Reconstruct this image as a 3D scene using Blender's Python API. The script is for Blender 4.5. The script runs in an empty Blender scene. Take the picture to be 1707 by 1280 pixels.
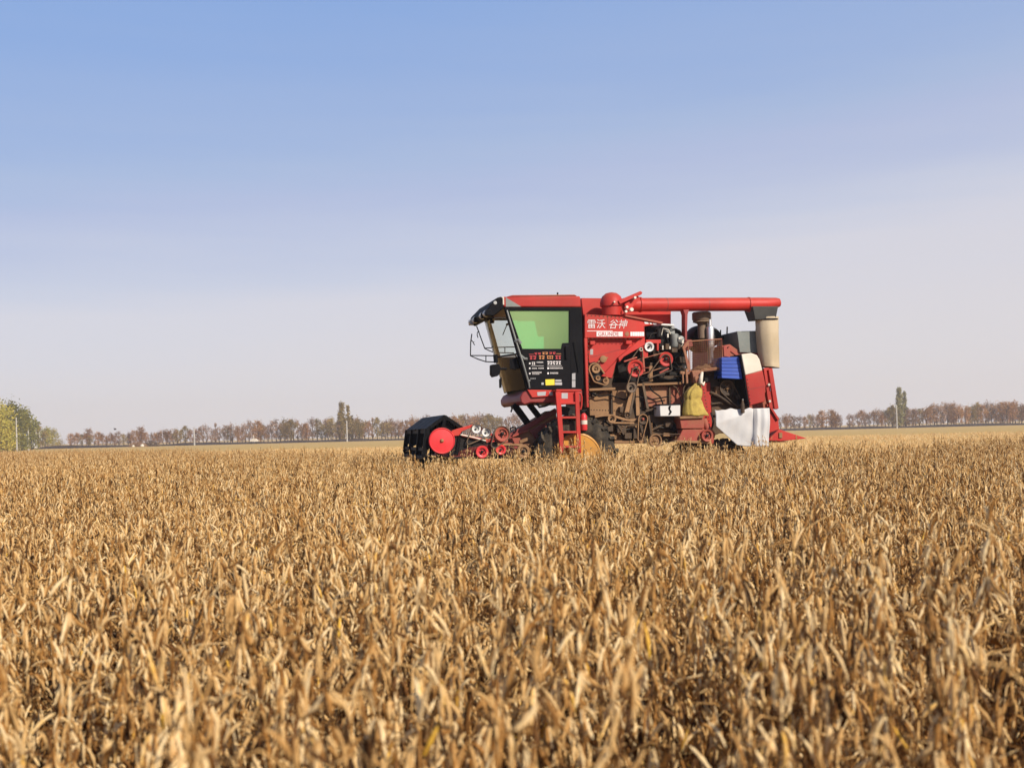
import bpy, bmesh, math, random
import numpy as np
from mathutils import Vector, Matrix, Euler

R = math.radians
scene = bpy.context.scene
COL = scene.collection

# ------------------------------------------------------------------ camera, sky, sun, exposure
W, H = 1707.0, 1280.0
FPX, HZ, ROLL, CAMZ = 1900.0, 722.0, R(1.4), 1.07
SUN_EL, SUN_AZ = R(33), R(138)          # azimuth measured clockwise from +Y

cam_d = bpy.data.cameras.new("camera")
cam_d.sensor_width = 36.0
cam_d.lens = FPX / W * 36.0
cam_d.shift_y = (HZ - H / 2) / W
cam_d.clip_start = 0.05
cam_d.clip_end = 6000
cam_d.dof.use_dof = True
cam_d.dof.focus_distance = 17.0
cam_d.dof.aperture_fstop = 5.4
cam = bpy.data.objects.new("camera", cam_d)
COL.objects.link(cam)
CAM = Vector((0, 0, CAMZ))
cam.matrix_world = Matrix.Translation(CAM) @ Matrix.Rotation(R(90), 4, 'X') @ Matrix.Rotation(-ROLL, 4, 'Z')
scene.camera = cam

world = bpy.data.worlds.new("World")
scene.world = world
world.use_nodes = True
nt = world.node_tree
nt.nodes.clear()
sky = nt.nodes.new("ShaderNodeTexSky")
sky.sky_type = 'NISHITA'
sky.sun_disc = False
sky.sun_elevation = SUN_EL
sky.sun_rotation = SUN_AZ
sky.altitude = 200
sky.air_density = 1.0
sky.dust_density = 0.6
sky.ozone_density = 3.0
# autumn haze low in the sky: a pale veil by elevation, a little higher towards +X
SKY_STRENGTH = 0.12
tc = nt.nodes.new("ShaderNodeTexCoord")
sep = nt.nodes.new("ShaderNodeSeparateXYZ")
nt.links.new(tc.outputs['Generated'], sep.inputs[0])
ze = nt.nodes.new("ShaderNodeMath"); ze.operation = 'MULTIPLY_ADD'; ze.inputs[1].default_value = -0.09
nt.links.new(sep.outputs['X'], ze.inputs[0]); nt.links.new(sep.outputs['Z'], ze.inputs[2])
wisp = nt.nodes.new("ShaderNodeTexNoise"); mp = nt.nodes.new("ShaderNodeMapping"); mp.inputs['Scale'].default_value = (1.2, 1.2, 14)
nt.links.new(tc.outputs['Generated'], mp.inputs[0]); nt.links.new(mp.outputs[0], wisp.inputs['Vector'])
wisp.inputs['Scale'].default_value = 1.8; wisp.inputs['Detail'].default_value = 4
zw = nt.nodes.new("ShaderNodeMath"); zw.operation = 'MULTIPLY_ADD'; zw.inputs[1].default_value = -0.07
nt.links.new(wisp.outputs[0], zw.inputs[0]); nt.links.new(ze.outputs[0], zw.inputs[2])
zz = nt.nodes.new("ShaderNodeMath"); zz.operation = 'ADD'; zz.inputs[1].default_value = 0.035 - 0.015
nt.links.new(zw.outputs[0], zz.inputs[0])
def make_ramp(stops):
    r = nt.nodes.new("ShaderNodeValToRGB"); el = r.color_ramp.elements
    el[0].position, el[0].color = stops[0][0], (*stops[0][1], 1); el[1].position, el[1].color = stops[-1][0], (*stops[-1][1], 1)
    for p, c in stops[1:-1]: k = el.new(p); k.color = (*c, 1)
    nt.links.new(zz.outputs[0], r.inputs[0]); return r
G = SKY_STRENGTH
veil = make_ramp([(p, c) for p, c in ((0.0, (.745, .705, .73)), (.06, (.73, .70, .745)), (.115, (.70, .69, .765)), (.145, (.61, .64, .77)), (.20, (.475, .54, .755)), (.228, (.42, .52, .75)), (.262, (.36, .48, .755)), (.345, (.28, .43, .765)), (.42, (.24, .40, .76)), (1.0, (.20, .36, .70)))])
cover = make_ramp([(0.0, (.92,) * 3), (.40, (.88,) * 3), (.75, (0, 0, 0))])
gain = nt.nodes.new("ShaderNodeMix"); gain.data_type = 'RGBA'; gain.blend_type = 'MULTIPLY'; gain.inputs['Factor'].default_value = 1
gain.inputs['B'].default_value = (1 / G, 1 / G, 1 / G, 1); nt.links.new(veil.outputs[0], gain.inputs['A'])
mixc = nt.nodes.new("ShaderNodeMix"); mixc.data_type = 'RGBA'
nt.links.new(cover.outputs[0], mixc.inputs['Factor']); nt.links.new(sky.outputs[0], mixc.inputs['A']); nt.links.new(gain.outputs['Result'], mixc.inputs['B'])
bg = nt.nodes.new("ShaderNodeBackground")
bg.inputs['Strength'].default_value = SKY_STRENGTH
nt.links.new(mixc.outputs['Result'], bg.inputs['Color'])
out = nt.nodes.new("ShaderNodeOutputWorld")
nt.links.new(bg.outputs[0], out.inputs[0])

sun_d = bpy.data.lights.new("sun", 'SUN')
sun_d.energy = 5.0
sun_d.angle = R(0.53)
sun_d.color = (1.0, 0.91, 0.78)
sun = bpy.data.objects.new("sun", sun_d)
COL.objects.link(sun)
SUNV = Vector((math.cos(SUN_EL) * math.sin(SUN_AZ), math.cos(SUN_EL) * math.cos(SUN_AZ), math.sin(SUN_EL)))
sun.rotation_euler = SUNV.to_track_quat('Z', 'Y').to_euler()
sun.location = SUNV * 60

vs = scene.view_settings
vs.view_transform = 'Standard'; vs.look = 'None'; vs.gamma = 1.0; vs.use_curve_mapping = False
vs.exposure = 0.0
scene.display_settings.display_device = 'sRGB'
try:
    scene.cycles.use_denoising = True
    scene.cycles.max_bounces = 8
    scene.cycles.transparent_max_bounces = 16
    scene.cycles.volume_bounces = 1
except Exception:
    pass

# ------------------------------------------------------------------ pixel -> world helpers (measuring the photograph)
def ray(px, py):
    u, v = px - W / 2, HZ - py
    c, s = math.cos(ROLL), math.sin(ROLL)
    return Vector((u * c + v * s, FPX, -u * s + v * c))

def at_depth(px, py, Y):
    d = ray(px, py)
    return CAM + d * (Y / d.y)

PSI = R(12)
O = Vector((1.40, 18.2, 0.0))
EX = Vector((math.cos(PSI), math.sin(PSI), 0)); EY = Vector((-math.sin(PSI), math.cos(PSI), 0))

def P(px, py, c=0.0):
    d = ray(px, py)
    t = ((O - CAM).dot(EY) + c) / d.dot(EY)
    w = CAM + d * t
    q = w - O
    return (q.dot(EX), w.z)

def A(x, y, c=0.0): return P(660 + x / 4.267, 460 + y / 4.267, c)
def B(x, y, c=0.0): return P(960 + x / 4.13, 460 + y / 4.13, c)
def pa(pts, c=0.0): return [A(x, y, c) for x, y in pts]
def pb(pts, c=0.0): return [B(x, y, c) for x, y in pts]
def A3(x, y, c=0.0): q = A(x, y, c); return Vector((q[0], c, q[1]))
def B3(x, y, c=0.0): q = B(x, y, c); return Vector((q[0], c, q[1]))
PXM = 18.2 / FPX                         # metres per photo pixel at the machine
def ra(r): return r / 4.267 * PXM
def rb(r): return r / 4.13 * PXM

# ------------------------------------------------------------------ mesh builder
class MB:
    def __init__(s): s.v = []; s.f = []; s.t = []; s.g = []
    def add(s, vs, fs, tint=0.5):
        b = len(s.v); s.g.append((b, len(s.f)))
        s.v.extend([tuple(q) for q in vs]); s.f.extend([tuple(i + b for i in f) for f in fs])
        s.t.extend([tint] * len(vs))
    def pieces(s):
        out = []
        for i, (b, f) in enumerate(s.g):
            b1, f1 = s.g[i + 1] if i + 1 < len(s.g) else (len(s.v), len(s.f))
            m = MB(); m.add(s.v[b:b1], [tuple(k - b for k in q) for q in s.f[f:f1]]); out.append(m)
        return out
    def prism(s, xz, y0, y1, xz1=None):
        n = len(xz); xz1 = xz1 or xz
        vs = [(x, y0, z) for x, z in xz] + [(x, y1, z) for x, z in xz1]
        fs = [tuple(range(n)), tuple(range(2 * n - 1, n - 1, -1))]
        fs += [(i, i + n, (i + 1) % n + n, (i + 1) % n) for i in range(n)]
        s.add(vs, fs); return s
    def box(s, x0, x1, y0, y1, z0, z1):
        return s.prism([(x0, z0), (x1, z0), (x1, z1), (x0, z1)], y0, y1)
    def tube(s, path, r, n=8, caps=True):
        path = [Vector(p) for p in path]
        rs = r if isinstance(r, (list, tuple)) else [r] * len(path)
        vs = []; fs = []; prev = None
        for i, p in enumerate(path):
            d = (path[min(i + 1, len(path) - 1)] - path[max(i - 1, 0)]).normalized()
            if prev is None:
                a = d.cross(Vector((0, 0, 1)))
                if a.length < 1e-3: a = d.cross(Vector((0, 1, 0)))
            else:
                a = prev - d * prev.dot(d)
            a.normalize(); prev = a; b = d.cross(a)
            for k in range(n):
                w = 2 * math.pi * k / n
                vs.append(p + (a * math.cos(w) + b * math.sin(w)) * rs[i])
        for i in range(len(path) - 1):
            for k in range(n):
                fs.append((i * n + k, i * n + (k + 1) % n, (i + 1) * n + (k + 1) % n, (i + 1) * n + k))
        if caps:
            fs.append(tuple(range(n))[::-1]); m = (len(path) - 1) * n; fs.append(tuple(range(m, m + n)))
        s.add(vs, fs); return s
    def lathe(s, c, prof, axis='y', n=28, sx=1.0, closed=True):
        """profile: (radius, offset along axis) round centre c"""
        vs = []; fs = []; m = len(prof)
        for r, d in prof:
            for k in range(n):
                w = 2 * math.pi * k / n; a, b = r * math.cos(w), r * math.sin(w)
                if axis == 'y': vs.append((c[0] + a, c[1] + d, c[2] + b))
                elif axis == 'z': vs.append((c[0] + a * sx, c[1] + b, c[2] + d))
                else: vs.append((c[0] + d, c[1] + a, c[2] + b))
        for i in range(m - 1):
            for k in range(n):
                fs.append((i * n + k, i * n + (k + 1) % n, (i + 1) * n + (k + 1) % n, (i + 1) * n + k))
        if closed:
            fs.append(tuple(range(n))[::-1]); fs.append(tuple(range((m - 1) * n, m * n)))
        s.add(vs, fs); return s
    def bar(s, p0, p1, w, h=None):
        """rectangular bar between two points, w across in the xz plane, h in y"""
        p0, p1 = Vector(p0), Vector(p1); h = h or w
        d = (p1 - p0).normalized(); a = Vector((0, 1, 0)); a = (a - d * a.dot(d))
        if a.length < 1e-3: a = Vector((1, 0, 0))
        a.normalize(); b = d.cross(a)
        vs = []
        for p in (p0, p1):
            for i, j in ((-1, -1), (1, -1), (1, 1), (-1, 1)): vs.append(p + a * (i * h / 2) + b * (j * w / 2))
        s.add(vs, [(0, 1, 2, 3), (7, 6, 5, 4), (0, 4, 5, 1), (1, 5, 6, 2), (2, 6, 7, 3), (3, 7, 4, 0)]); return s
    def band(s, loop, th, y0, y1):
        """belt: closed loop of (x, z), thickness th outwards, from y0 to y1"""
        n = len(loop); cx = sum(p[0] for p in loop) / n; cz = sum(p[1] for p in loop) / n
        inner = [Vector(p) for p in loop]; outer = []
        for i in range(n):
            t = inner[(i + 1) % n] - inner[i - 1]; nn = Vector((t.y, -t.x)).normalized()
            if nn.dot(inner[i] - Vector((cx, cz))) < 0: nn = -nn
            outer.append(inner[i] + nn * th)
        vs = [(p.x, y0, p.y) for p in inner] + [(p.x, y0, p.y) for p in outer] + [(p.x, y1, p.y) for p in inner] + [(p.x, y1, p.y) for p in outer]
        fs = []
        for i in range(n):
            j = (i + 1) % n
            fs += [(i, j, n + j, n + i), (2 * n + i, 3 * n + i, 3 * n + j, 2 * n + j), (n + i, n + j, 3 * n + j, 3 * n + i), (i, 2 * n + i, 2 * n + j, j)]
        s.add(vs, fs); return s
    def mesh(s, name, mat, smooth=False, tint=False, recalc=True):
        me = bpy.data.meshes.new(name)
        me.from_pydata(s.v, [], s.f)
        if tint:
            at = me.attributes.new("tint", 'FLOAT', 'POINT'); at.data.foreach_set("value", s.t)
        if recalc:
            bm = bmesh.new(); bm.from_mesh(me); bmesh.ops.recalc_face_normals(bm, faces=bm.faces); bm.to_mesh(me); bm.free()
        if smooth:
            me.polygons.foreach_set("use_smooth", [True] * len(me.polygons))
            if smooth != 'all': me.set_sharp_from_angle(angle=R(38))
        if mat: me.materials.append(mat)
        return me

def tag(o, label=None, cat=None, group=None, kind=None):
    if label: o["label"] = label
    if cat: o["category"] = cat
    if group: o["group"] = group
    if kind: o["kind"] = kind
    return o

def link(o, parent=None):
    COL.objects.link(o)
    if parent: o.parent = parent
    return o

def part(name, mb, mat, parent, bevel=0.0, smooth=True, label=None):
    o = link(bpy.data.objects.new(name, mb.mesh(name, mat, smooth)), parent)
    if bevel:
        m = o.modifiers.new("bevel", 'BEVEL'); m.width = bevel; m.segments = 2; m.limit_method = 'ANGLE'; m.angle_limit = R(40)
    if label: o["label"] = label
    return o

# ------------------------------------------------------------------ materials
def nodes(name):
    m = bpy.data.materials.new(name); m.use_nodes = True
    t = m.node_tree; b = t.nodes["Principled BSDF"]
    return m, t, b

def worn(name, base, rough=0.45, dust=0.25, dcol=(0.30, 0.20, 0.11), metal=0.0, scale=3.0, spec=0.5, bump=0.15, lo=0.42, hi=0.72, coat=0.0):
    """painted or bare surface with patches of field dust"""
    m, t, b = nodes(name)
    tc = t.nodes.new("ShaderNodeTexCoord")
    n1 = t.nodes.new("ShaderNodeTexNoise"); n1.inputs['Scale'].default_value = scale; n1.inputs['Detail'].default_value = 9; n1.inputs['Roughness'].default_value = 0.68
    n2 = t.nodes.new("ShaderNodeTexNoise"); n2.inputs['Scale'].default_value = scale * 9; n2.inputs['Detail'].default_value = 6
    for n in (n1, n2): t.links.new(tc.outputs['Object'], n.inputs['Vector'])
    mr = t.nodes.new("ShaderNodeMapRange"); mr.inputs['From Min'].default_value = lo; mr.inputs['From Max'].default_value = hi
    mr.inputs['To Min'].default_value = dust * 0.3; mr.inputs['To Max'].default_value = min(1, dust * 1.8)
    t.links.new(n1.outputs[0], mr.inputs[0])
    mu = t.nodes.new("ShaderNodeMath"); mu.operation = 'MULTIPLY_ADD'; mu.use_clamp = True
    t.links.new(n2.outputs[0], mu.inputs[0]); mu.inputs[1].default_value = dust; t.links.new(mr.outputs[0], mu.inputs[2])
    sb = t.nodes.new("ShaderNodeMath"); sb.operation = 'SUBTRACT'; sb.use_clamp = True
    t.links.new(mu.outputs[0], sb.inputs[0]); sb.inputs[1].default_value = dust * 0.45
    ge = t.nodes.new("ShaderNodeNewGeometry"); sx = t.nodes.new("ShaderNodeSeparateXYZ"); t.links.new(ge.outputs['Normal'], sx.inputs[0])
    up = t.nodes.new("ShaderNodeMapRange"); up.inputs['From Min'].default_value = .35; up.inputs['From Max'].default_value = 1.0; up.inputs['To Max'].default_value = .75 if dust > .02 else 0
    t.links.new(sx.outputs['Z'], up.inputs[0])
    um = t.nodes.new("ShaderNodeMath"); um.operation = 'MULTIPLY_ADD'; um.use_clamp = True
    t.links.new(up.outputs[0], um.inputs[0]); t.links.new(n1.outputs[0], um.inputs[1]); t.links.new(sb.outputs[0], um.inputs[2]); sb = um
    n3 = t.nodes.new("ShaderNodeTexNoise"); n3.inputs['Scale'].default_value = .9; n3.inputs['Detail'].default_value = 4; t.links.new(tc.outputs['Object'], n3.inputs['Vector'])
    fm = t.nodes.new("ShaderNodeMapRange"); fm.inputs['From Min'].default_value = .3; fm.inputs['From Max'].default_value = .7; fm.inputs['To Min'].default_value = .68; fm.inputs['To Max'].default_value = 1.25
    t.links.new(n3.outputs[0], fm.inputs[0])
    fd = t.nodes.new("ShaderNodeMix"); fd.data_type = 'RGBA'; fd.blend_type = 'MULTIPLY'; fd.inputs['Factor'].default_value = 1; fd.inputs['A'].default_value = (*base, 1); t.links.new(fm.outputs[0], fd.inputs['B'])
    mx = t.nodes.new("ShaderNodeMix"); mx.data_type = 'RGBA'
    t.links.new(fd.outputs['Result'], mx.inputs['A']); mx.inputs['B'].default_value = (*dcol, 1)
    t.links.new(sb.outputs[0], mx.inputs['Factor']); t.links.new(mx.outputs['Result'], b.inputs['Base Color'])
    rr = t.nodes.new("ShaderNodeMapRange"); rr.inputs['To Min'].default_value = rough; rr.inputs['To Max'].default_value = 0.9
    t.links.new(sb.outputs[0], rr.inputs[0]); t.links.new(rr.outputs[0], b.inputs['Roughness'])
    b.inputs['Metallic'].default_value = metal; b.inputs['Specular IOR Level'].default_value = spec
    if coat: b.inputs['Coat Weight'].default_value = coat; b.inputs['Coat Roughness'].default_value = 0.15
    if bump:
        bp = t.nodes.new("ShaderNodeBump"); bp.inputs['Strength'].default_value = bump; bp.inputs['Distance'].default_value = 0.01
        t.links.new(n2.outputs[0], bp.inputs['Height']); t.links.new(bp.outputs[0], b.inputs['Normal'])
    return m

M = dict(
    red=worn("red_paint", (0.50, 0.024, 0.018), 0.48, 0.13, (0.36, 0.13, 0.075), spec=.3, bump=0.06),
    red_dust=worn("red_paint_dusty", (0.38, 0.035, 0.024), 0.55, 0.45, (0.32, 0.14, 0.07), bump=0.2),
    red_tan=worn("red_paint_caked", (0.30, 0.06, 0.035), 0.6, 0.75, (0.36, 0.21, 0.10), bump=0.3),
    red_pure=worn("bright_red", (0.72, 0.03, 0.035), 0.4, 0.06, (0.4, 0.2, 0.15), bump=0.05),
    maroon=worn("dull_shaded_red", (0.26, 0.02, 0.02), 0.5, 0.2, (0.2, 0.1, 0.06), bump=0.1),  # darker red; on the cab base it paints in shade
    tan=worn("dust_caked_steel", (0.36, 0.20, 0.09), 0.8, 0.5, (0.22, 0.11, 0.05), bump=0.3),
    black=worn("black_plastic", (0.007, 0.007, 0.009), 0.6, 0.03, (0.10, 0.08, 0.06), spec=.06, bump=0.05),
    black_m=worn("black_frame", (0.004, 0.004, 0.005), 0.6, 0.02, (0.06, 0.045, 0.03), spec=.1, bump=0.05),
    dark=worn("dark_metal_and_shade", (0.008, 0.0065, 0.006), 0.5, 0.07, (0.08, 0.05, 0.03), spec=.25, bump=0.3),  # near-black: dark metal, with the engine recess's shade put into the colour
    dark_tan=worn("dusty_dark_metal", (0.035, 0.022, 0.013), 0.7, 0.5, (0.15, 0.085, 0.04), bump=0.3),
    rubber=worn("tyre_rubber", (0.014, 0.013, 0.012), 0.8, 0.35, (0.17, 0.13, 0.085), spec=.2, bump=0.4, scale=5),
    belt=worn("drive_belt", (0.05, 0.035, 0.025), 0.7, 0.6, (0.24, 0.15, 0.08), bump=0.1),
    yellow=worn("yellow_rim", (0.62, 0.27, 0.015), 0.45, 0.35, (0.30, 0.16, 0.06), bump=0.1, scale=5),
    white=worn("white_paint", (0.66, 0.64, 0.60), 0.5, 0.10, (0.5, 0.4, 0.3), bump=0.05),
    cream=worn("cream_paint", (0.74, 0.68, 0.56), 0.5, 0.15, (0.6, 0.45, 0.3), bump=0.05),
    grey=worn("grey_steel", (0.22, 0.23, 0.22), 0.5, 0.25, (0.35, 0.33, 0.28), metal=0.4, bump=0.1, scale=8),
    charcoal=worn("charcoal_rubber", (0.05, 0.05, 0.047), 0.6, 0.25, (0.14, 0.13, 0.11), spec=.2, bump=0.1),
    galv=worn("galvanised_sheet", (0.17, 0.19, 0.18), 0.55, 0.35, (0.30, 0.30, 0.26), metal=0.35, bump=0.2, scale=12),
    chrome=worn("bright_muffler", (0.75, 0.73, 0.70), 0.28, 0.10, (0.5, 0.4, 0.3), metal=0.85, bump=0.05),
    rustpipe=worn("rusty_pipe", (0.16, 0.11, 0.08), 0.7, 0.5, (0.28, 0.2, 0.13), metal=0.3, bump=0.3),
    cloth=worn("canvas_sleeve", (0.58, 0.47, 0.32), 0.9, 0.3, (0.45, 0.34, 0.20), spec=0.1, bump=0.3),
    sack=worn("woven_sack", (0.60, 0.44, 0.10), 0.75, 0.5, (0.30, 0.20, 0.06), spec=0.2, bump=0.6, scale=11),
    blue=worn("blue_plastic", (0.015, 0.07, 0.42), 0.45, 0.10, (0.2, 0.2, 0.25), bump=0.1),
    tarp=worn("white_tarp", (0.62, 0.61, 0.60), 0.55, 0.16, (0.55, 0.46, 0.36), spec=0.3, bump=0.2),
    concrete=worn("pale_concrete", (0.46, 0.44, 0.40), 0.9, 0.2, (0.4, 0.37, 0.33), bump=0.2),
    lamp=worn("lamp_lens", (0.5, 0.5, 0.48), 0.15, 0.2, (0.3, 0.25, 0.2), bump=0.0),
    ink_w=worn("white_decal", (0.80, 0.76, 0.73), 0.5, 0.08, (0.6, 0.35, 0.3), bump=0.0),
    ink_r=worn("red_decal", (0.55, 0.04, 0.05), 0.5, 0.1, (0.4, 0.2, 0.1), bump=0.0),
    ink_o=worn("orange_decal", (0.60, 0.24, 0.08), 0.5, 0.1, (0.4, 0.2, 0.1), bump=0.0),
    ink_y=worn("yellow_decal", (0.85, 0.62, 0.03), 0.5, 0.05, (0.6, 0.4, 0.1), bump=0.0),
    ink_g=worn("grey_decal", (0.40, 0.40, 0.40), 0.5, 0.15, (0.3, 0.25, 0.2), bump=0.0),
)

def glass(name, col, refl=0.10, dust=0.0, dcol=(0.3, 0.22, 0.12), nscale=5):
    m = bpy.data.materials.new(name); m.use_nodes = True; t = m.node_tree; t.nodes.clear()
    tr = t.nodes.new("ShaderNodeBsdfTransparent"); tr.inputs[0].default_value = (*col, 1)
    gl = t.nodes.new("ShaderNodeBsdfGlossy"); gl.inputs['Roughness'].default_value = 0.03
    df = t.nodes.new("ShaderNodeBsdfDiffuse"); df.inputs[0].default_value = (*dcol, 1)
    fr = t.nodes.new("ShaderNodeFresnel"); fr.inputs[0].default_value = 1.45
    m1 = t.nodes.new("ShaderNodeMixShader"); m2 = t.nodes.new("ShaderNodeMixShader"); o = t.nodes.new("ShaderNodeOutputMaterial")
    t.links.new(fr.outputs[0], m1.inputs[0]); t.links.new(tr.outputs[0], m1.inputs[1]); t.links.new(gl.outputs[0], m1.inputs[2])
    tc = t.nodes.new("ShaderNodeTexCoord"); n = t.nodes.new("ShaderNodeTexNoise"); n.inputs['Scale'].default_value = nscale; n.inputs['Detail'].default_value = 8 if nscale > 1 else 1
    t.links.new(tc.outputs['Object'], n.inputs['Vector'])
    mu = t.nodes.new("ShaderNodeMath"); mu.operation = 'MULTIPLY'; mu.use_clamp = True; mu.inputs[1].default_value = dust * 2
    t.links.new(n.outputs[0], mu.inputs[0]); t.links.new(mu.outputs[0], m2.inputs[0])
    t.links.new(m1.outputs[0], m2.inputs[1]); t.links.new(df.outputs[0], m2.inputs[2]); t.links.new(m2.outputs[0], o.inputs[0])
    return m
M['green_glass'] = glass("green_tinted_film", (0.17, 0.86, 0.50), dust=0.35, dcol=(.55, .71, .32), nscale=.6)
M['backing_dark'] = worn('dark_backing', (0.05, 0.05, 0.04), 0.8, 0.1, bump=0)  # added dark panels: they darken the green glass around a bright corner
M['clear'] = glass("clear_glass", (0.80, 0.88, 0.82), dust=0.06)
M['dusty_glass'] = glass("dusty_glass", (0.34, 0.32, 0.28), dust=0.20, dcol=(0.10, 0.08, 0.055))
# ------------------------------------------------------------------ the combine harvester
comb = bpy.data.objects.new("combine_harvester", None)
link(comb)
comb.empty_display_size = 0.5
comb.location = O; comb.rotation_euler = (0, 0, PSI)
tag(comb, "red combine harvester with green-tinted cab standing in the dry soybean field", "combine harvester")
K = comb
rnd = random.Random(5)

SPLIT = set('work_lamp lamp_housing valve_block panel_bracket flange_ring pivot_bolt engine_fitting metal_bracket red_bracket frame_bolt fan_drum coolant_hose fuel_line lift_ram side_beam flat_belt dark_belt panel_rib linkage_rod tension_arm foot_ledge number_plate skirt_badge header_gear gear_case guide_rod drive_arm feeder_side cross_pipe hood_leg tube_seam'.split())
def PT(name, mat, par=None, bevel=0.006, smooth=True, label=None, build=None):
    mb = MB(); build(mb)
    if name in SPLIT:                       # several alike pieces: each a part of its own
        return [part(name, p, M[mat], par or K, bevel, smooth, label) for p in mb.pieces()][0]
    return part(name, mb, M[mat], par or K, bevel, smooth, label)

def prism_part(name, mat, pts, y0, y1, par=None, bevel=0.008, label=None):
    return PT(name, mat, par, bevel, True, label, lambda m: m.prism(pts, y0, y1))

def circ(c, r, n=20, a0=0.0, a1=2 * math.pi, full=True):
    k = n if full else n - 1
    return [(c[0] + r * math.cos(a0 + (a1 - a0) * i / k), c[1] + r * math.sin(a0 + (a1 - a0) * i / k)) for i in range(n)]

def hull(pts):
    pts = sorted(set(pts))
    def half(ps):
        h = []
        for p in ps:
            while len(h) > 1 and (h[-1][0] - h[-2][0]) * (p[1] - h[-2][1]) - (h[-1][1] - h[-2][1]) * (p[0] - h[-2][0]) <= 0: h.pop()
            h.append(p)
        return h
    a = half(pts); b = half(pts[::-1]); return a[:-1] + b[:-1]

def belt(cs, y, w=0.035, th=0.012, name="drive_belt", mat='belt'):
    loop = hull([q for c, r in cs for q in circ(c, r, 24)])
    return PT(name, mat, None, 0, False, None, lambda m: m.band(loop, th, y - w / 2, y + w / 2))

def pulley(c, r, y, mat, hubmat='dark', w=0.06, open_=0.62, name="pulley", label=None):
    """grooved rim, dished web, hub; axis along the machine's width"""
    ctr = (c[0], y, c[1])
    o = PT(name, mat, None, 0, True, label, lambda m: m.lathe(ctr, [(r * open_, -w * .35), (r * .86, -w * .5), (r, -w * .5), (r * .93, 0), (r, w * .5), (r * .8, w * .5), (r * open_, w * .3), (r * open_ * .98, w * .05), (r * .2, w * .02), (r * .2, w * .4)], closed=False))
    def hb(m):
        m.lathe(ctr, [(r * .24, w * .4), (r * .24, -w * .45), (r * .12, -w * .6)])
        if r > 0.09:
            for k in range(5):
                a = k * 2 * math.pi / 5 + c[0]
                m.lathe((ctr[0] + r * .42 * math.cos(a), y - 0.002, ctr[2] + r * .42 * math.sin(a)), [(r * .07, 0.01), (r * .07, -.012)], n=8)
    PT("hub", hubmat, o, 0, True, None, hb)
    return o

def heap_mesh(a, b):
    """a low lumpy heap between two (x, z) corners"""
    r = random.Random(8); n = 12; vs = []; fs = []
    for j in range(7):
        for i in range(n + 1):
            u, v = i / n, j / 6
            z = a[1] + (b[1] - a[1]) * math.sin(math.pi * u) ** .6 * math.sin(math.pi * (v * .8 + .1)) * r.uniform(.45, 1)
            vs.append((a[0] + (b[0] - a[0]) * u, .05 + .36 * v, z))
    for j in range(6):
        for i in range(n): fs.append((j * (n + 1) + i, j * (n + 1) + i + 1, (j + 1) * (n + 1) + i + 1, (j + 1) * (n + 1) + i))
    return vs, fs

# ---- main bodies -------------------------------------------------------------
prism_part("body_shell", 'dark_tan', pb([(66, 300), (440, 330), (440, 440), (300, 566), (272, 612), (255, 735), (760, 725), (1010, 690), (1170, 712), (1195, 900), (1195, 1000), (950, 1100), (95, 1140)], .3), .3, 1.75)
prism_part("grain_tank", 'red', pb([(36, 152), (655, 158), (655, 335), (470, 345), (60, 345)], .55), .55, 1.72, label="red grain tank behind the unloading tube")
side = prism_part("tank_side_panel", 'red', pb([(60, 262), (352, 285), (592, 327), (472, 347), (474, 428), (60, 428)]), 0, .55, bevel=.012)
prism_part("lower_side_panel", 'red', pb([(78, 425), (476, 425), (474, 470), (420, 500), (300, 566), (272, 610), (250, 705), (170, 690), (88, 590)], .1), .10, .3)
prism_part("corner_post", 'red', pb([(58, 428), (80, 428), (92, 905), (74, 905)], -.02), -.02, .12)
prism_part("roof_rail", 'red_dust', pb([(335, 268), (595, 318), (592, 333), (335, 282)], .0), -.03, .03)
PT("panel_bracket", 'red', build=lambda m: (m.prism(pb([(98, 448), (132, 448), (132, 474), (98, 474)]), -.01, .1), m.prism(pb([(345, 445), (385, 445), (385, 470), (345, 470)]), -.01, .1)))
PT("warning_sticker", 'ink_g', build=lambda m: m.prism(pb([(98, 504), (118, 504), (118, 542), (98, 542)], .1), .096, .1), bevel=0)

# lettering on the tank side
def letter(txt, x, y, size, mat, c=0.0, shear=0.0, par=None, off=0.004, name="lettering", bold=0.0):
    cu = bpy.data.curves.new(name, 'FONT'); cu.body = txt; cu.size = size; cu.extrude = 0.001; cu.shear = shear; cu.offset = bold; cu.resolution_u = 3
    tmp = link(bpy.data.objects.new(name, cu)); bpy.context.view_layer.update()
    me = bpy.data.meshes.new_from_object(tmp.evaluated_get(bpy.context.evaluated_depsgraph_get())); bpy.data.objects.remove(tmp)
    o = link(bpy.data.objects.new(name, me), par or K); me.materials.clear(); me.materials.append(M[mat])
    o.rotation_euler = (R(90), 0, 0)
    q = B(x, y, c); o.location = (q[0], c - off, q[1]); return o
letter("雷沃", 76, 355, .155, 'ink_w', par=side)
letter("谷神", 222, 357, .155, 'ink_w', shear=.28, par=side)
PT("stripe", 'ink_w', side, 0, build=lambda m: m.prism(pb([(76, 377), (252, 377), (252, 381), (76, 381)]), -.004, 0))
PT("name_plate", 'ink_w', side, 0, build=lambda m: m.prism(pb([(142, 384), (322, 384), (322, 417), (142, 417)]), -.005, 0))
letter("GRUNDE", 152, 413, .085, 'ink_r', par=side, off=.008)
PT("maker_badge", 'red_tan', side, 0, build=lambda m: m.lathe((B(352, 399)[0], 0, B(352, 399)[1]), [(rb(16), -.006), (rb(16), 0)]))
PT("info_plate", 'ink_w', side, 0, build=lambda m: [m.prism(pb([(375 + dx, 385), (375 + dx + 14, 385), (375 + dx + 14, 414), (375 + dx, 414)]), -.004, 0) for dx in range(0, 96, 16)])
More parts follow.
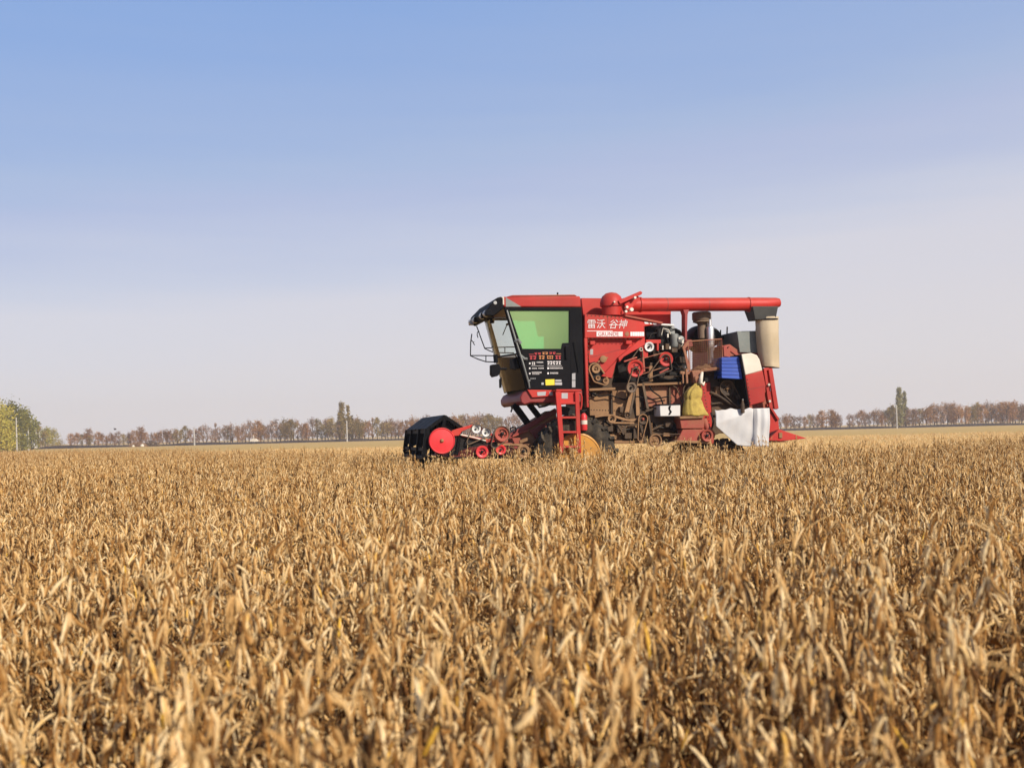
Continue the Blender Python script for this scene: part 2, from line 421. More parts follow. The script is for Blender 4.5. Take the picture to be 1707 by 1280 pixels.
PT("top_decal", 'ink_w', side, 0, build=lambda m: [m.prism(pb([(x, 318 + (x - 470) * .08), (x + w, 318 + (x - 470) * .08), (x + w + 6, 330 + (x - 470) * .08), (x + 6, 330 + (x - 470) * .08)]), -.004, 0) for x, w in ((470, 26), (505, 14), (528, 22))])

# ---- unloading auger ---------------------------------------------------------
c0 = B(245, 190, .2)
aug = PT("unloading_auger", 'red', bevel=0.0, build=lambda m: (
    m.tube([B3(330, 199, .2), B3(800, 197, .2), B3(1300, 195, .2)], rb(48), 24),
    m.tube([B3(1300, 195, .2), B3(1378, 186, .2), B3(1400, 183, .2)], [rb(48), rb(38), rb(30)], 24)))
PT("elbow_housing", 'red', aug, 0, build=lambda m: (
    m.lathe((c0[0], .2, c0[1]), [(rb(10), rb(77)), (rb(40), rb(70)), (rb(66), rb(48)), (rb(80), rb(10)), (rb(80), rb(-20)), (rb(70), rb(-24)), (rb(70), rb(-85))], axis='z'),
    [m.lathe((c0[0] + rb(60) * math.cos(a), .2 + rb(60) * math.sin(a), c0[1] - rb(28)), [(rb(5), 0), (rb(5), rb(12))], axis='z', n=8) for a in [k * math.pi / 5 for k in range(10)]]))
PT("flange_ring", 'red', aug, 0, build=lambda m: [m.lathe(tuple(B3(x, 198, .2)), [(rb(50), -rb(5)), (rb(54), -rb(5)), (rb(54), rb(5)), (rb(50), rb(5))], axis='x', closed=False) for x in (442, 1190)])
PT("lift_arm", 'red', aug, .006, build=lambda m: (
    m.prism(pb([(285, 172), (440, 106), (454, 116), (446, 130), (300, 196)], .04), .0, .06),
    m.prism(pb([(330, 196), (420, 140), (440, 152), (372, 236), (345, 240)], .1), .06, .1)))
PT("pivot_bolt", 'cream', aug, 0, build=lambda m: [m.lathe(tuple(B3(x, y, .0)), [(rb(r), -.03), (rb(r), .06)], n=10) for x, y, r in ((405, 150, 9), (350, 215, 9), (382, 232, 13), (343, 245, 9), (263, 180, 6))])
boot = PT("spout_boot", 'charcoal', aug, .01, build=lambda m: m.add(
    [(*[B(1220, 208, 0)[0]], .02, B(1220, 208)[1]), (B(1398, 208)[0], .02, B(1398, 208)[1]), (B(1398, 208)[0], .4, B(1398, 208)[1]), (B(1220, 208)[0], .4, B(1220, 208)[1]),
     (B(1243, 300)[0], .06, B(1243, 300)[1]), (B(1388, 292)[0], .06, B(1388, 292)[1]), (B(1388, 292)[0], .34, B(1388, 292)[1]), (B(1243, 300)[0], .34, B(1243, 300)[1])],
    [(0, 1, 2, 3), (4, 5, 6, 7), (0, 1, 5, 4), (1, 2, 6, 5), (2, 3, 7, 6), (3, 0, 4, 7)]))
def sleeve(m):
    n, rows = 28, 12; vs = []; fs = []; r2 = random.Random(3)
    for i in range(rows):
        t = i / (rows - 1)
        xl, xr = 1241 + 36 * t - 10 * math.sin(t * 3), 1391 + 4 * t
        yl, yr = 288 + 335 * t, 282 + 352 * t
        a = B3(xl, yl, .2); b = B3(xr, yr, .2); c = (a + b) / 2; hw = (b - a).length / 2
        for k in range(n):
            w = 2 * math.pi * k / n
            f = 1 + .05 * math.sin(3 * w + t * 2) * t + .035 * math.sin(7 * w + 1.3) * (.3 + t) + r2.uniform(-.012, .012)
            vs.append((c.x + hw * f * math.cos(w), .2 + .16 * f * math.sin(w), c.z + (b.z - a.z) / 2 * math.cos(w)))
    for i in range(rows - 1):
        for k in range(n): fs.append((i * n + k, i * n + (k + 1) % n, (i + 1) * n + (k + 1) % n, (i + 1) * n + k))
    m.add(vs, fs)
so = PT("spout_sleeve", 'cloth', aug, 0, smooth='all', label="beige canvas sleeve hanging from the grey spout", build=sleeve)
PT("sleeve_clamp", 'dark', aug, 0, build=lambda m: (m.lathe(tuple(B3(1317, 302, .2)), [(rb(75), -rb(5)), (rb(78), -rb(5)), (rb(78), rb(5)), (rb(75), rb(5))], axis='z', closed=False), m.tube([B3(1215, 295, .2), B3(1250, 296, .2)], .008)))
PT("tube_support", 'maroon', bevel=.006, build=lambda m: (m.prism(pb([(727, 236), (768, 236), (758, 268), (753, 450), (738, 450), (738, 268)], .2), .12, .28), m.prism(pb([(733, 440), (790, 440), (800, 480), (760, 520), (733, 470)], .2), .15, .22)))

# ---- exhaust, air intake, fan drums, basket -----------------------------------
def vl(name, mat, x, prof, y, par=None, n=24):
    """vertical lathe from pixel radii and pixel rows"""
    q = B(x, 0, y)[0]
    return PT(name, mat, par, 0, build=lambda m: m.lathe((q, y, 0), [(rb(r), B(x, py, y)[1]) for r, py in prof], axis='z', n=n))
vl("air_intake", 'rustpipe', 858, [(20, 246), (60, 250), (68, 258), (68, 300), (60, 312), (66, 318), (40, 326), (30, 334), (30, 430)], .45)
vl("exhaust_pipe", 'chrome', 915, [(12, 300), (14, 345), (25, 352), (27, 360), (27, 438), (31, 442), (31, 452), (27, 456), (27, 510), (20, 520), (20, 600)], .35)
vl("exhaust_elbow", 'cream', 908, [(16, 255), (18, 262), (18, 318), (14, 330)], .38)
vl("intake_pipe", 'rustpipe', 868, [(34, 325), (34, 450), (20, 520)], .50)
PT("fan_drum", 'dark', bevel=0, build=lambda m: (m.lathe(tuple(B3(870, 430, .75)), [(rb(30), -.12), (rb(85), -.1), (rb(100), -.02), (rb(100), .22), (rb(85), .26)]), m.lathe(tuple(B3(935, 420, .95)), [(rb(30), -.1), (rb(60), -.08), (rb(72), .0), (rb(72), .2)])))
bas = PT("basket_frame", 'red_tan', bevel=0, build=lambda m: (
    m.tube([B3(x, y, .02) for x, y in ((735, 490), (770, 450), (1003, 434), (1008, 560), (1002, 640), (785, 664), (735, 490))], .011, 6),
    m.tube([B3(x, y, .45) for x, y in ((735, 490), (770, 452), (1003, 436), (1008, 560), (1002, 640), (785, 664), (735, 490))], .009, 6),
    [m.tube([B3(x, y, .02), B3(x, y, .45)], .009, 6) for x, y in ((735, 490), (770, 450), (1003, 434), (1002, 640), (785, 664))],
    m.tube([B3(772, 455, .02), B3(785, 660, .02)], .009, 6), m.tube([B3(860, 646, .02), B3(1005, 630, .02)], .011, 6),
    m.prism(pb([(735, 486), (772, 446), (778, 470), (752, 500), (790, 650), (770, 650)], .02), .01, .03)))
def lattice(m):
    for i in range(18):
        x = 775 + i * 13; m.tube([B3(x, 452 - (x - 770) * .07, .025), B3(x, 655 - (x - 785) * .07, .025)], .0022, 4)
    for i in range(15):
        y = 458 + i * 13; m.tube([B3(772 + i * .4, y, .03), B3(1004, y - 14, .03)], .0022, 4)
PT("wire_mesh", 'red_tan', bas, 0, smooth=False, build=lattice)
PT("basket_floor", 'red_tan', bas, 0, build=lambda m: m.prism(pb([(785, 652), (1002, 628), (1002, 640), (787, 664)], .03), .03, .45))
PT("debris_heap", 'tan', bas, 0, smooth='all', label="brown chaff heaped on the basket floor", build=lambda m: m.add(*heap_mesh(pb([(800, 650)], .2)[0], pb([(990, 600)], .2)[0])))

# ---- engine -------------------------------------------------------------------
prism_part("engine_block", 'dark', pb([(478, 410), (600, 350), (720, 372), (765, 470), (770, 720), (420, 735), (300, 700), (280, 590), (330, 555), (470, 470)], .32), .32, 1.2)
prism_part("radiator_housing", 'black', pb([(486, 352), (604, 344), (604, 432), (492, 432), (480, 400)], .14), .14, .55)
prism_part("radiator_shroud", 'grey', pb([(596, 346), (682, 350), (684, 402), (640, 395), (600, 372)], .2), .2, .7)
prism_part("white_cover_plate", 'white', pb([(586, 327), (678, 333), (678, 345), (586, 341)], .1), .1, .6)
vl("oil_filter", 'grey', 668, [(20, 398), (30, 404), (32, 470), (26, 490)], .2)
vl("fuel_filter", 'dark', 560, [(14, 365), (20, 372), (20, 420)], .12)
PT("alternator", 'grey', bevel=0, build=lambda m: m.lathe(tuple(B3(712, 440, .2)), [(rb(12), -.1), (rb(26), -.08), (rb(30), 0), (rb(30), .1)], n=16))
PT("coolant_hose", 'black', bevel=0, build=lambda m: (m.tube([B3(600, 380, .16), B3(622, 420, .12), B3(640, 470, .14), B3(628, 520, .2)], .022, 8), m.tube([B3(700, 400, .2), B3(735, 440, .14), B3(740, 520, .15), B3(700, 560, .2)], .018, 8), m.tube([B3(530, 440, .2), B3(560, 470, .1), B3(600, 500, .12), B3(640, 540, .2)], .014, 8)))
PT("fuel_line", 'cream', bevel=0, build=lambda m: (m.tube([B3(588, 410, .12), B3(600, 360, .1), B3(640, 372, .1), B3(650, 400, .15)], .008, 6), m.tube([B3(690, 440, .16), B3(720, 420, .12), B3(735, 470, .12), B3(715, 500, .16)], .010, 6)))
PT("engine_fitting", 'dark_tan', bevel=.004, build=lambda m: [m.prism(pb([(x, y), (x + w, y), (x + w, y + h), (x, y + h)], .24), .2 - d, .4) for x, y, w, h, d in ((520, 520, 40, 50, .06), (560, 560, 26, 60, .08), (640, 500, 40, 30, .1), (690, 470, 34, 40, .07), (600, 470, 24, 40, .09), (700, 560, 50, 40, .06), (560, 690, 160, 22, .05), (500, 600, 20, 60, .04))])
PT("metal_bracket", 'cream', bevel=.003, build=lambda m: [m.prism(pb([(x, y), (x + w, y), (x + w, y + h), (x, y + h)], .15), .1, .2) for x, y, w, h in ((588, 480, 8, 30), (636, 486, 10, 20), (700, 425, 22, 14), (722, 440, 14, 26), (622, 400, 10, 26), (738, 622, 12, 14), (655, 505, 8, 20))])
PT("red_bracket", 'red', bevel=.006, build=lambda m: (m.prism(pb([(440, 470), (492, 505), (492, 565), (450, 560)], .1), .06, .14), m.prism(pb([(478, 440), (580, 440), (580, 465), (566, 466), (566, 515), (552, 515), (552, 466), (478, 462)], .12), .08, .16)))
guard = PT("belt_guard", 'red', bevel=.006, build=lambda m: m.prism(pb([(290, 562), (440, 438), (474, 438), (474, 474), (330, 556), (300, 592)], .04), .03, .14))
PT("inner_guard", 'red', bevel=.006, build=lambda m: m.prism(pb([(262, 600), (280, 580), (248, 704), (175, 690)], .05), .04, .09))
pulley(B(502, 488, .06), rb(34), .06, 'white')
pulley(B(618, 573, .04), rb(50), .04, 'red')
pulley(B(410, 636, .02), rb(60), .02, 'red', open_=.72)
pulley(B(380, 768, .0), rb(36), .0, 'rustpipe')
pulley(B(446, 506, .04), rb(12), .04, 'cream')
belt([(B(410, 636, .02), rb(58)), (B(446, 506, .02), rb(11))], .03)
belt([(B(410, 636, .05), rb(50)), (B(618, 573, .05), rb(46))], .075, mat='red_tan')
belt([(B(618, 573, .0), rb(30)), (B(505, 690, .0), rb(8)), (B(650, 640, .0), rb(8))], .0)
belt([(B(380, 768, .0), rb(32)), (B(410, 660, .0), rb(24))], -.02)
PT("tension_arm", 'red_dust', bevel=.004, build=lambda m: (m.bar(B3(462, 560, .0), B3(470, 660, .0), .03), m.bar(B3(330, 590, .0), B3(420, 560, .0), .025), m.bar(B3(575, 668, .0), B3(640, 636, .0), .025), m.bar(B3(462, 632, -.02), B3(510, 632, -.02), .012)))
# dusty chain case at the front
PT("chain_case", 'dark', bevel=.006, build=lambda m: m.prism(pb([(92, 600), (125, 590), (165, 605), (190, 680), (225, 720), (210, 750), (150, 745), (100, 690)], .1), .09, .14))
PT("chain", 'tan', bevel=0, smooth=False, build=lambda m: (m.band(hull([q for c in (B(136, 640), B(150, 705), B(205, 722)) for q in circ(c, rb(36 if c == B(136, 640) else 22), 16)]), .02, .04, .075),))
for x, y, r in ((136, 640, 30), (150, 703, 17), (202, 722, 19)):
    pulley(B(x, y, .06), rb(r), .06, 'tan', 'tan', name="sprocket", open_=.5)
PT("idler_roller", 'tan', bevel=0, build=lambda m: (m.lathe(tuple(B3(188, 572, .08)), [(rb(8), -.03), (rb(24), -.02), (rb(24), .03)], n=14), m.bar(B3(150, 592, .08), B3(220, 560, .08), .02)))

# ---- middle beam and dusty lower side ------------------------------------------
PT("side_beam", 'tan', bevel=.005, build=lambda m: (m.prism(pb([(415, 742), (738, 730), (738, 746), (415, 758)], .1), .08, .2), m.prism(pb([(90, 775), (270, 768), (270, 784), (90, 792)], .1), .08, .16), m.prism(pb([(500, 620), (522, 620), (526, 725), (500, 725)], .1), .06, .14)))
lower = ((90, 790, 236, 962, 'tan'), (250, 790, 352, 962, 'tan'), (478, 752, 636, 900, 'red_tan'), (650, 748, 742, 930, 'red_dust'))
for x0, y0, x1, y1, mt in lower:
    prism_part("lower_panel", mt, pb([(x0, y0), (x1, y0 - 3), (x1 + 4, y1), (x0 + 6, y1)], .2), .2, .3)
prism_part("rear_side_panel", 'red', pb([(858, 735), (925, 730), (940, 1100), (870, 1100)], .2), .2, .3)
PT("panel_rib", 'dark_tan', bevel=.003, build=lambda m: (m.prism(pb([(238, 790), (248, 790), (252, 962), (242, 962)], .17), .15, .25), m.prism(pb([(638, 752), (648, 752), (652, 925), (640, 925)], .17), .15, .25), m.bar(B3(95, 838, .17), B3(190, 793, .17), .022)))
PT("flat_belt", 'tan', bevel=0, build=lambda m: (m.prism(pb([(372, 800), (402, 800), (362, 962), (330, 962)], .1), .1, .12), m.prism(pb([(412, 770), (432, 770), (440, 960), (416, 960)], .1), .1, .12)))
PT("dark_belt", 'belt', bevel=0, build=lambda m: (m.prism(pb([(455, 740), (470, 740), (505, 915), (488, 915)], .08), .08, .1), m.prism(pb([(398, 800), (410, 800), (378, 960), (364, 960)], .09), .09, .12)))
def wavy_chain(m):
    pts = []
    for i in range(25):
        t = i / 24; x = 130 + 345 * t; y = 972 - 24 * math.sin(math.pi * 2 * t + .3) * (0.5 + .5 * t)
        pts.append((x, y))
    for i in range(24):
        m.bar(B3(*pts[i], .02), B3(*pts[i + 1], .02), .035, .04)
    m.bar(B3(240, 1010, .03), B3(450, 1012, .03), .025, .04)
PT("feed_chain", 'tan', bevel=0, build=wavy_chain)
pulley(B(246, 982, .0), rb(30), .0, 'tan', 'dark')
pulley(B(460, 985, -.02), rb(36), -.02, 'dark_tan', 'red_dust')
pulley(B(545, 1132, -.05), rb(46), -.05, 'tan', 'tan', open_=.78)
pulley(B(352, 958, .05), rb(22), .05, 'dark_tan', 'tan')
belt([(B(460, 985, -.04), rb(30)), (B(440, 1120, -.04), rb(14))], -.05, mat='tan')
belt([(B(545, 1132, -.06), rb(40)), (B(740, 1100, -.06), rb(10))], -.06, mat='dark_tan')
prism_part("lower_sill", 'tan', pb([(230, 1132), (500, 1128), (500, 1150), (230, 1156)], .1), .1, .3)
prism_part("grain_pan", 'tan', pb([(245, 1040), (430, 1030), (440, 1130), (250, 1135)], .22), .22, .3)
prism_part("under_panel", 'dark_tan', pb([(500, 960), (715, 940), (715, 1140), (520, 1150)], .18), .18, .3)
PT("linkage_rod", 'dark_tan', bevel=0, build=lambda m: (m.bar(B3(440, 1010, -.02), B3(480, 1150, -.02), .035), m.bar(B3(500, 960, .02), B3(520, 1100, .02), .03), m.bar(B3(520, 1060, .1), B3(620, 1010, .1), .03), m.bar(B3(280, 1010, .05), B3(330, 1090, .05), .03), m.bar(B3(480, 930, .08), B3(600, 895, .08), .03)))
PT("valve_block", 'dark_tan', bevel=.004, build=lambda m: [m.prism(pb([(x, y), (x + w, y), (x + w, y + h), (x, y + h)], .1), .05, .3) for x, y, w, h in ((280, 1020, 60, 60), (190, 1030, 60, 40), (390, 1050, 40, 70), (330, 1080, 50, 40), (610, 1000, 50, 40))])
tb = prism_part("tool_box", 'white', pb([(577, 888), (720, 884), (720, 965), (580, 967)], -.1), -.1, .2, bevel=.012, label="white metal box on the machine's flank")
PT("latch", 'black', tb, 0, build=lambda m: (m.prism(pb([(640, 893), (655, 893), (648, 915), (660, 935), (648, 955), (636, 955), (646, 932), (636, 912)], -.1), -.108, -.09)))
PT("box_lid", 'black', tb, 0.003, build=lambda m: m.prism(pb([(574, 882), (722, 878), (722, 888), (577, 893)], -.1), -.105, .19))
# grain elevator foot: red boxes under the sack
PT("elevator_box", 'red_dust', bevel=.012, build=lambda m: m.prism(pb([(715, 978), (872, 972), (885, 990), (885, 1050), (725, 1052)], -.12), -.12, .25))
PT("elevator_foot", 'red_dust', bevel=.012, build=lambda m: m.prism(pb([(735, 1056), (890, 1052), (940, 1110), (945, 1158), (690, 1140), (720, 1090)], -.1), -.1, .25))
PT("foot_ledge", 'tan', bevel=.006, build=lambda m: (m.prism(pb([(690, 1128), (935, 1140), (935, 1156), (690, 1146)], -.14), -.14, -.1), m.prism(pb([(715, 966), (880, 962), (880, 978), (715, 984)], -.16), -.16, .1)))
PT("elevator_pipe", 'red_dust', bevel=0, build=lambda m: m.tube([B3(880, 985, -.05), B3(900, 1040, -.08), B3(935, 1090, -.08), B3(925, 1150, -.06)], [rb(22), rb(24), rb(26), rb(22)], 12))
pulley(B(902, 1098, -.16), rb(42), -.16, 'red_dust', 'dark', open_=.7)
PT("filling_spout", 'red_tan', bevel=.006, build=lambda m: (m.prism(pb([(800, 655), (880, 650), (870, 700), (845, 735), (815, 735)], -.06), -.06, .2), m.bar(B3(760, 640, .0), B3(765, 740, .0), .035), m.bar(B3(735, 660, .0), B3(738, 740, .0), .025), m.prism(pb([(720, 655), (790, 660), (790, 680), (720, 675)], .0), .0, .06)))
# ---- rear ----------------------------------------------------------------------
prism_part("straw_walker_housing", 'dark_tan', pb([(880, 660), (1010, 655), (1170, 705), (1195, 905), (1195, 960), (935, 960), (925, 740)], .25), .25, .31)
prism_part("rear_hood", 'red_dust', pb([(1005, 480), (1060, 470), (1130, 520), (1260, 530), (1290, 640), (1320, 880), (1320, 1080), (1195, 1080), (1170, 712), (1005, 660)], .34), .34, 1.7)
pulley(B(1040, 770, .15), rb(55), .15, 'dark_tan', 'tan', open_=.6)
belt([(B(1040, 770, .12), rb(50)), (B(1140, 900, .12), rb(20))], .12)
PT("cross_pipe", 'dark_tan', bevel=0, build=lambda m: (m.tube([B3(925, 800, .2), B3(990, 830, .15), B3(1080, 890, .15), B3(1190, 900, .2)], .025, 8), m.bar(B3(930, 760, .2), B3(1000, 760, .2), .02), m.bar(B3(930, 880, .2), B3(1010, 870, .2), .025)))
galv = PT("straw_box", 'galv', bevel=.006, label="grey galvanised box at the machine's rear top", build=lambda m: m.prism(pb([(1110, 381), (1256, 377), (1262, 530), (1128, 526)], .3), .3, 1.25))
PT("box_frame", 'dark', galv, 0, build=lambda m: (m.tube([B3(1040, 402, .9), B3(1042, 350, .9)], .012, 6), m.tube([B3(996, 420, .9), B3(996, 372, .9)], .012, 6), m.prism(pb([(1000, 418), (1060, 396), (1112, 384), (1112, 398), (1010, 440)], .9), .88, .92)))
PT("rear_lever", 'red_dust', bevel=.006, build=lambda m: (m.prism(pb([(1008, 490), (1022, 480), (1036, 505), (1052, 485), (1060, 500), (1050, 560), (1012, 555)], .05), .0, .1), m.bar(B3(1050, 500, .1), B3(1110, 545, .1), .05, .06)))
sh = PT("rear_guard", 'red', bevel=.014, label="red moulded guard at the rear corner", build=lambda m: m.prism(pb([(1166, 684), (1286, 650), (1308, 755), (1300, 866), (1196, 894)], -.16), -.16, .04))
PT("guard_top", 'cream', sh, .014, build=lambda m: m.prism(pb([(1140, 538), (1208, 530), (1248, 545), (1266, 575), (1286, 650), (1166, 684)], -.16), -.16, .04), label="cream white top of the guard")
PT("guard_edge", 'black', sh, .004, build=lambda m: m.prism(pb([(1132, 545), (1140, 538), (1166, 684), (1196, 894), (1186, 894), (1156, 690)], -.15), -.15, .3))  # black paints in the shaded left side of the guard
PT("rear_frame", 'red', bevel=.005, build=lambda m: (
    m.bar(B3(1298, 640, .1), B3(1328, 860, .1), .05), m.bar(B3(1335, 638, .1), B3(1378, 915, .1), .075, .05), m.bar(B3(1290, 644, .1), B3(1345, 638, .1), .045),
    m.bar(B3(1316, 650, .12), B3(1336, 800, .12), .02), m.prism(pb([(1310, 800), (1350, 790), (1360, 860), (1385, 918), (1330, 900)], .12), .1, .2)))
PT("frame_bolt", 'cream', bevel=0, build=lambda m: [m.lathe(tuple(B3(x, y, .06)), [(rb(9), -.02), (rb(9), .04)], n=10) for x, y in ((1327, 748), (1333, 862))])
PT("tail_plate", 'red', bevel=.006, build=lambda m: (m.prism(pb([(1312, 880), (1330, 885), (1390, 985), (1396, 1056), (1318, 1082)], .14), .12, .2), m.bar(B3(1330, 890, .1), B3(1392, 990, .1), .04)))
PT("chaff_spreader", 'red', bevel=.008, label="red triangular chaff deflector low at the rear", build=lambda m: (m.prism(pb([(1316, 1132), (1400, 1054), (1592, 1118), (1410, 1137)], .15), .15, 1.5), ))
PT("deflector_hinge", 'tan', bevel=.004, build=lambda m: (m.prism(pb([(1398, 1078), (1420, 1078), (1420, 1115), (1398, 1115)], .14), .13, .16), m.prism(pb([(1340, 1132), (1470, 1136), (1440, 1146), (1360, 1142)], .15), .17, 1.4)))

# ---- hoses, cables, seams and bolts ------------------------------------------------
rk = random.Random(77)
def run(name, mat, pts, c, r, wob=.02):
    p = [B3(x, y, c) + Vector((0, rk.uniform(-wob, wob), 0)) for x, y in pts]
    return PT(name, mat, None, 0, True, None, lambda m: m.tube(p, r, 7))
for pts, c, r, mt in (([(100, 800), (160, 830), (230, 820), (330, 850), (420, 830), (520, 850), (640, 830)], .12, .011, 'black'),
                      ([(500, 740), (520, 790), (580, 830), (600, 880)], .1, .012, 'black'), ([(650, 745), (690, 770), (720, 830), (735, 900)], .12, .010, 'dark_tan'),
                      ([(90, 985), (130, 1010), (200, 1000), (250, 1040), (330, 1060), (420, 1050)], .12, .018, 'dark'), ([(520, 1000), (560, 1040), (640, 1050), (700, 1080)], .1, .014, 'dark'),
                      ([(780, 700), (740, 770), (735, 860), (728, 960)], .06, .012, 'dark_tan'), ([(930, 940), (945, 1000), (935, 1060), (955, 1110)], .1, .016, 'dark'),
                      ([(560, 520), (600, 560), (690, 600), (740, 690)], .12, .013, 'black'), ([(640, 610), (690, 640), (745, 650)], .05, .012, 'black'), ([(430, 700), (480, 710), (560, 700), (640, 715), (730, 700)], .1, .016, 'black'),
                      ([(1010, 560), (985, 600), (990, 660), (960, 720)], .12, .012, 'dark'), ([(640, 350), (668, 368), (690, 362), (720, 380)], .16, .010, 'dark'), ([(500, 440), (520, 400), (560, 390), (590, 352)], .1, .010, 'dark')):
    run("hose", mt, pts, c, r)
for x, y, w, h, c, mt in ((110, 800, 24, 30, .16, 'dark_tan'), (300, 900, 26, 40, .14, 'dark_tan'), (560, 905, 16, 60, .12, 'tan'), (600, 1080, 70, 24, .12, 'tan'), (660, 1010, 40, 50, .13, 'dark'), (420, 1080, 30, 50, .08, 'tan'), (150, 1000, 40, 50, .14, 'dark_tan'), (230, 1090, 50, 34, .14, 'tan'), (960, 760, 26, 60, .2, 'tan'), (1090, 820, 50, 30, .2, 'dark_tan'), (980, 700, 70, 26, .2, 'dark'), (700, 620, 46, 50, .22, 'dark_tan'), (640, 660, 60, 40, .2, 'dark'), (760, 700, 40, 60, .12, 'dark_tan'), (880, 690, 40, 40, .2, 'dark')):
    PT("machine_bracket", mt, bevel=.004, build=lambda m: m.prism(pb([(x, y), (x + w, y + rk.uniform(-4, 4)), (x + w + rk.uniform(-5, 5), y + h), (x + rk.uniform(-3, 6), y + h)], c), c - .03, c + .12))
for c0_, c1_, yy in (((455, 960), (455, 1120), .0), ((520, 1010), (530, 1120), .02), ((350, 960), (300, 1090), .05)):
    PT("tension_spring", 'tan', bevel=0, build=lambda m: m.tube([B3(c0_[0] + (c1_[0] - c0_[0]) * i / 60 + 6 * math.cos(i * 1.05), c0_[1] + (c1_[1] - c0_[1]) * i / 60, yy) + Vector((0, .018 * math.sin(i * 1.05), 0)) for i in range(61)], .005, 5))
def bolts(m):
    for x0, y0, x1, y1, n, c in ((96, 920, 234, 925, 7, .2), (96, 800, 234, 798, 6, .2), (256, 925, 350, 928, 5, .2), (490, 765, 632, 760, 7, .2), (655, 760, 738, 756, 5, .2), (655, 800, 660, 920, 5, .2), (72, 432, 468, 432, 14, 0), (84, 440, 90, 880, 16, -.02), (66, 270, 340, 289, 10, 0), (875, 745, 930, 1080, 14, .2), (1180, 700, 1202, 885, 7, -.16), (1320, 890, 1325, 1070, 8, .12)):
        for k in range(n):
            t = (k + .5) / n; p = B3(x0 + (x1 - x0) * t, y0 + (y1 - y0) * t, c); m.lathe(tuple(p), [(.010, 0), (.010, -.005), (.006, -.008)], n=7)
PT("bolt_pattern", 'dark_tan', bevel=0, build=bolts)
def seams(m):
    for x0, y0, x1, y1, c in ((220, 276, 222, 428, 0), (470, 347, 474, 428, 0), (100, 560, 440, 470, .1), (690, 750, 692, 925, .2), (1190, 780, 1306, 758, -.16)):
        m.bar(B3(x0, y0, c - .002), B3(x1, y1, c - .002), .007, .004)
PT("seam_pattern", 'maroon', bevel=0, build=seams)
PT("tube_seam", 'maroon', aug, 0, build=lambda m: [m.lathe(tuple(B3(x, 198, .2)), [(rb(48.6), -.006), (rb(48.9), 0), (rb(48.6), .006)], axis='x', closed=False) for x in (620, 905)])

# ---- wheels ---------------------------------------------------------------------
def wheel(name, c, yc, Rr, w, rim_r, rimmat, lugs):
    ctr = (c[0], yc, c[1])
    e = bpy.data.objects.new(name, None); link(e, K); e.location = ctr; e.empty_display_size = .2
    def ty(m):
        m.lathe((0, 0, 0), [(rim_r, -w * .42), (rim_r * 1.12, -w * .5), (Rr * .86, -w * .5), (Rr * .96, -w * .4), (Rr * .98, 0), (Rr * .96, w * .4), (Rr * .86, w * .5), (rim_r * 1.12, w * .5), (rim_r, w * .42)], n=44, closed=False)
        for k in range(lugs):
            for s in (-1, 1):
                a = 2 * math.pi * (k + (.5 if s > 0 else 0)) / lugs; d = .12 * s * 0
                p0 = Vector((Rr * math.cos(a), s * w * .04, Rr * math.sin(a))) * 1.0
                a2 = a + .16
                p1 = Vector((Rr * .97 * math.cos(a2), s * w * .5, Rr * .97 * math.sin(a2)))
                p2 = Vector((Rr * .88 * math.cos(a2 + .03), s * w * .515, Rr * .88 * math.sin(a2 + .03)))
                m.tube([p0, p1, p2], [.03, .035, .025], 5)
    PT("tyre", 'rubber', e, 0, build=ty)
    PT("rim", rimmat, e, 0, build=lambda m: m.lathe((0, 0, 0), [(rim_r * 1.03, -w * .44), (rim_r * .96, -w * .46), (rim_r * .90, -w * .28), (rim_r * .86, -w * .26), (rim_r * .78, w * .12), (rim_r * .48, w * .2), (rim_r * .42, w * .02), (rim_r * .25, w * .0), (rim_r * .24, w * .3), (rim_r * .9, w * .34), (rim_r * 1.03, w * .44)], n=40))
    PT("hub", 'dark_tan', e, 0, build=lambda m: (m.lathe((0, 0, 0), [(rim_r * .40, w * .06), (rim_r * .36, -w * .02), (rim_r * .2, -w * .08), (rim_r * .2, -w * .14), (rim_r * .12, -w * .2)], n=18), [m.lathe((rim_r * .33 * math.cos(k * .785), w * .01, rim_r * .33 * math.sin(k * .785)), [(.014, 0), (.014, -.04)], n=7) for k in range(8)]))
    return e
fw = A(1280, 1240, -.05)
wheel("front_wheel", (fw[0], .665), .02, .665, .42, .375, 'yellow', 20)
wheel("front_wheel", (fw[0], .665), 1.62, .665, .42, .41, 'yellow', 20)
rw = B(1020, 1250, .1)
wheel("rear_wheel", (rw[0], .44), .12, .44, .26, .24, 'yellow', 16)
wheel("rear_wheel", (rw[0], .44), 1.55, .44, .26, .24, 'yellow', 16)
PT("front_axle", 'dark', bevel=.01, build=lambda m: m.box(fw[0] - .12, fw[0] + .14, .2, 1.5, .5, .95))
PT("rear_axle", 'dark', bevel=.01, build=lambda m: m.box(rw[0] - .07, rw[0] + .07, .2, 1.5, .36, .52))
prism_part("gearbox", 'dark', pa([(1060, 1100), (1160, 1040), (1260, 1060), (1300, 1240), (1040, 1240)], .25), .25, 1.4)

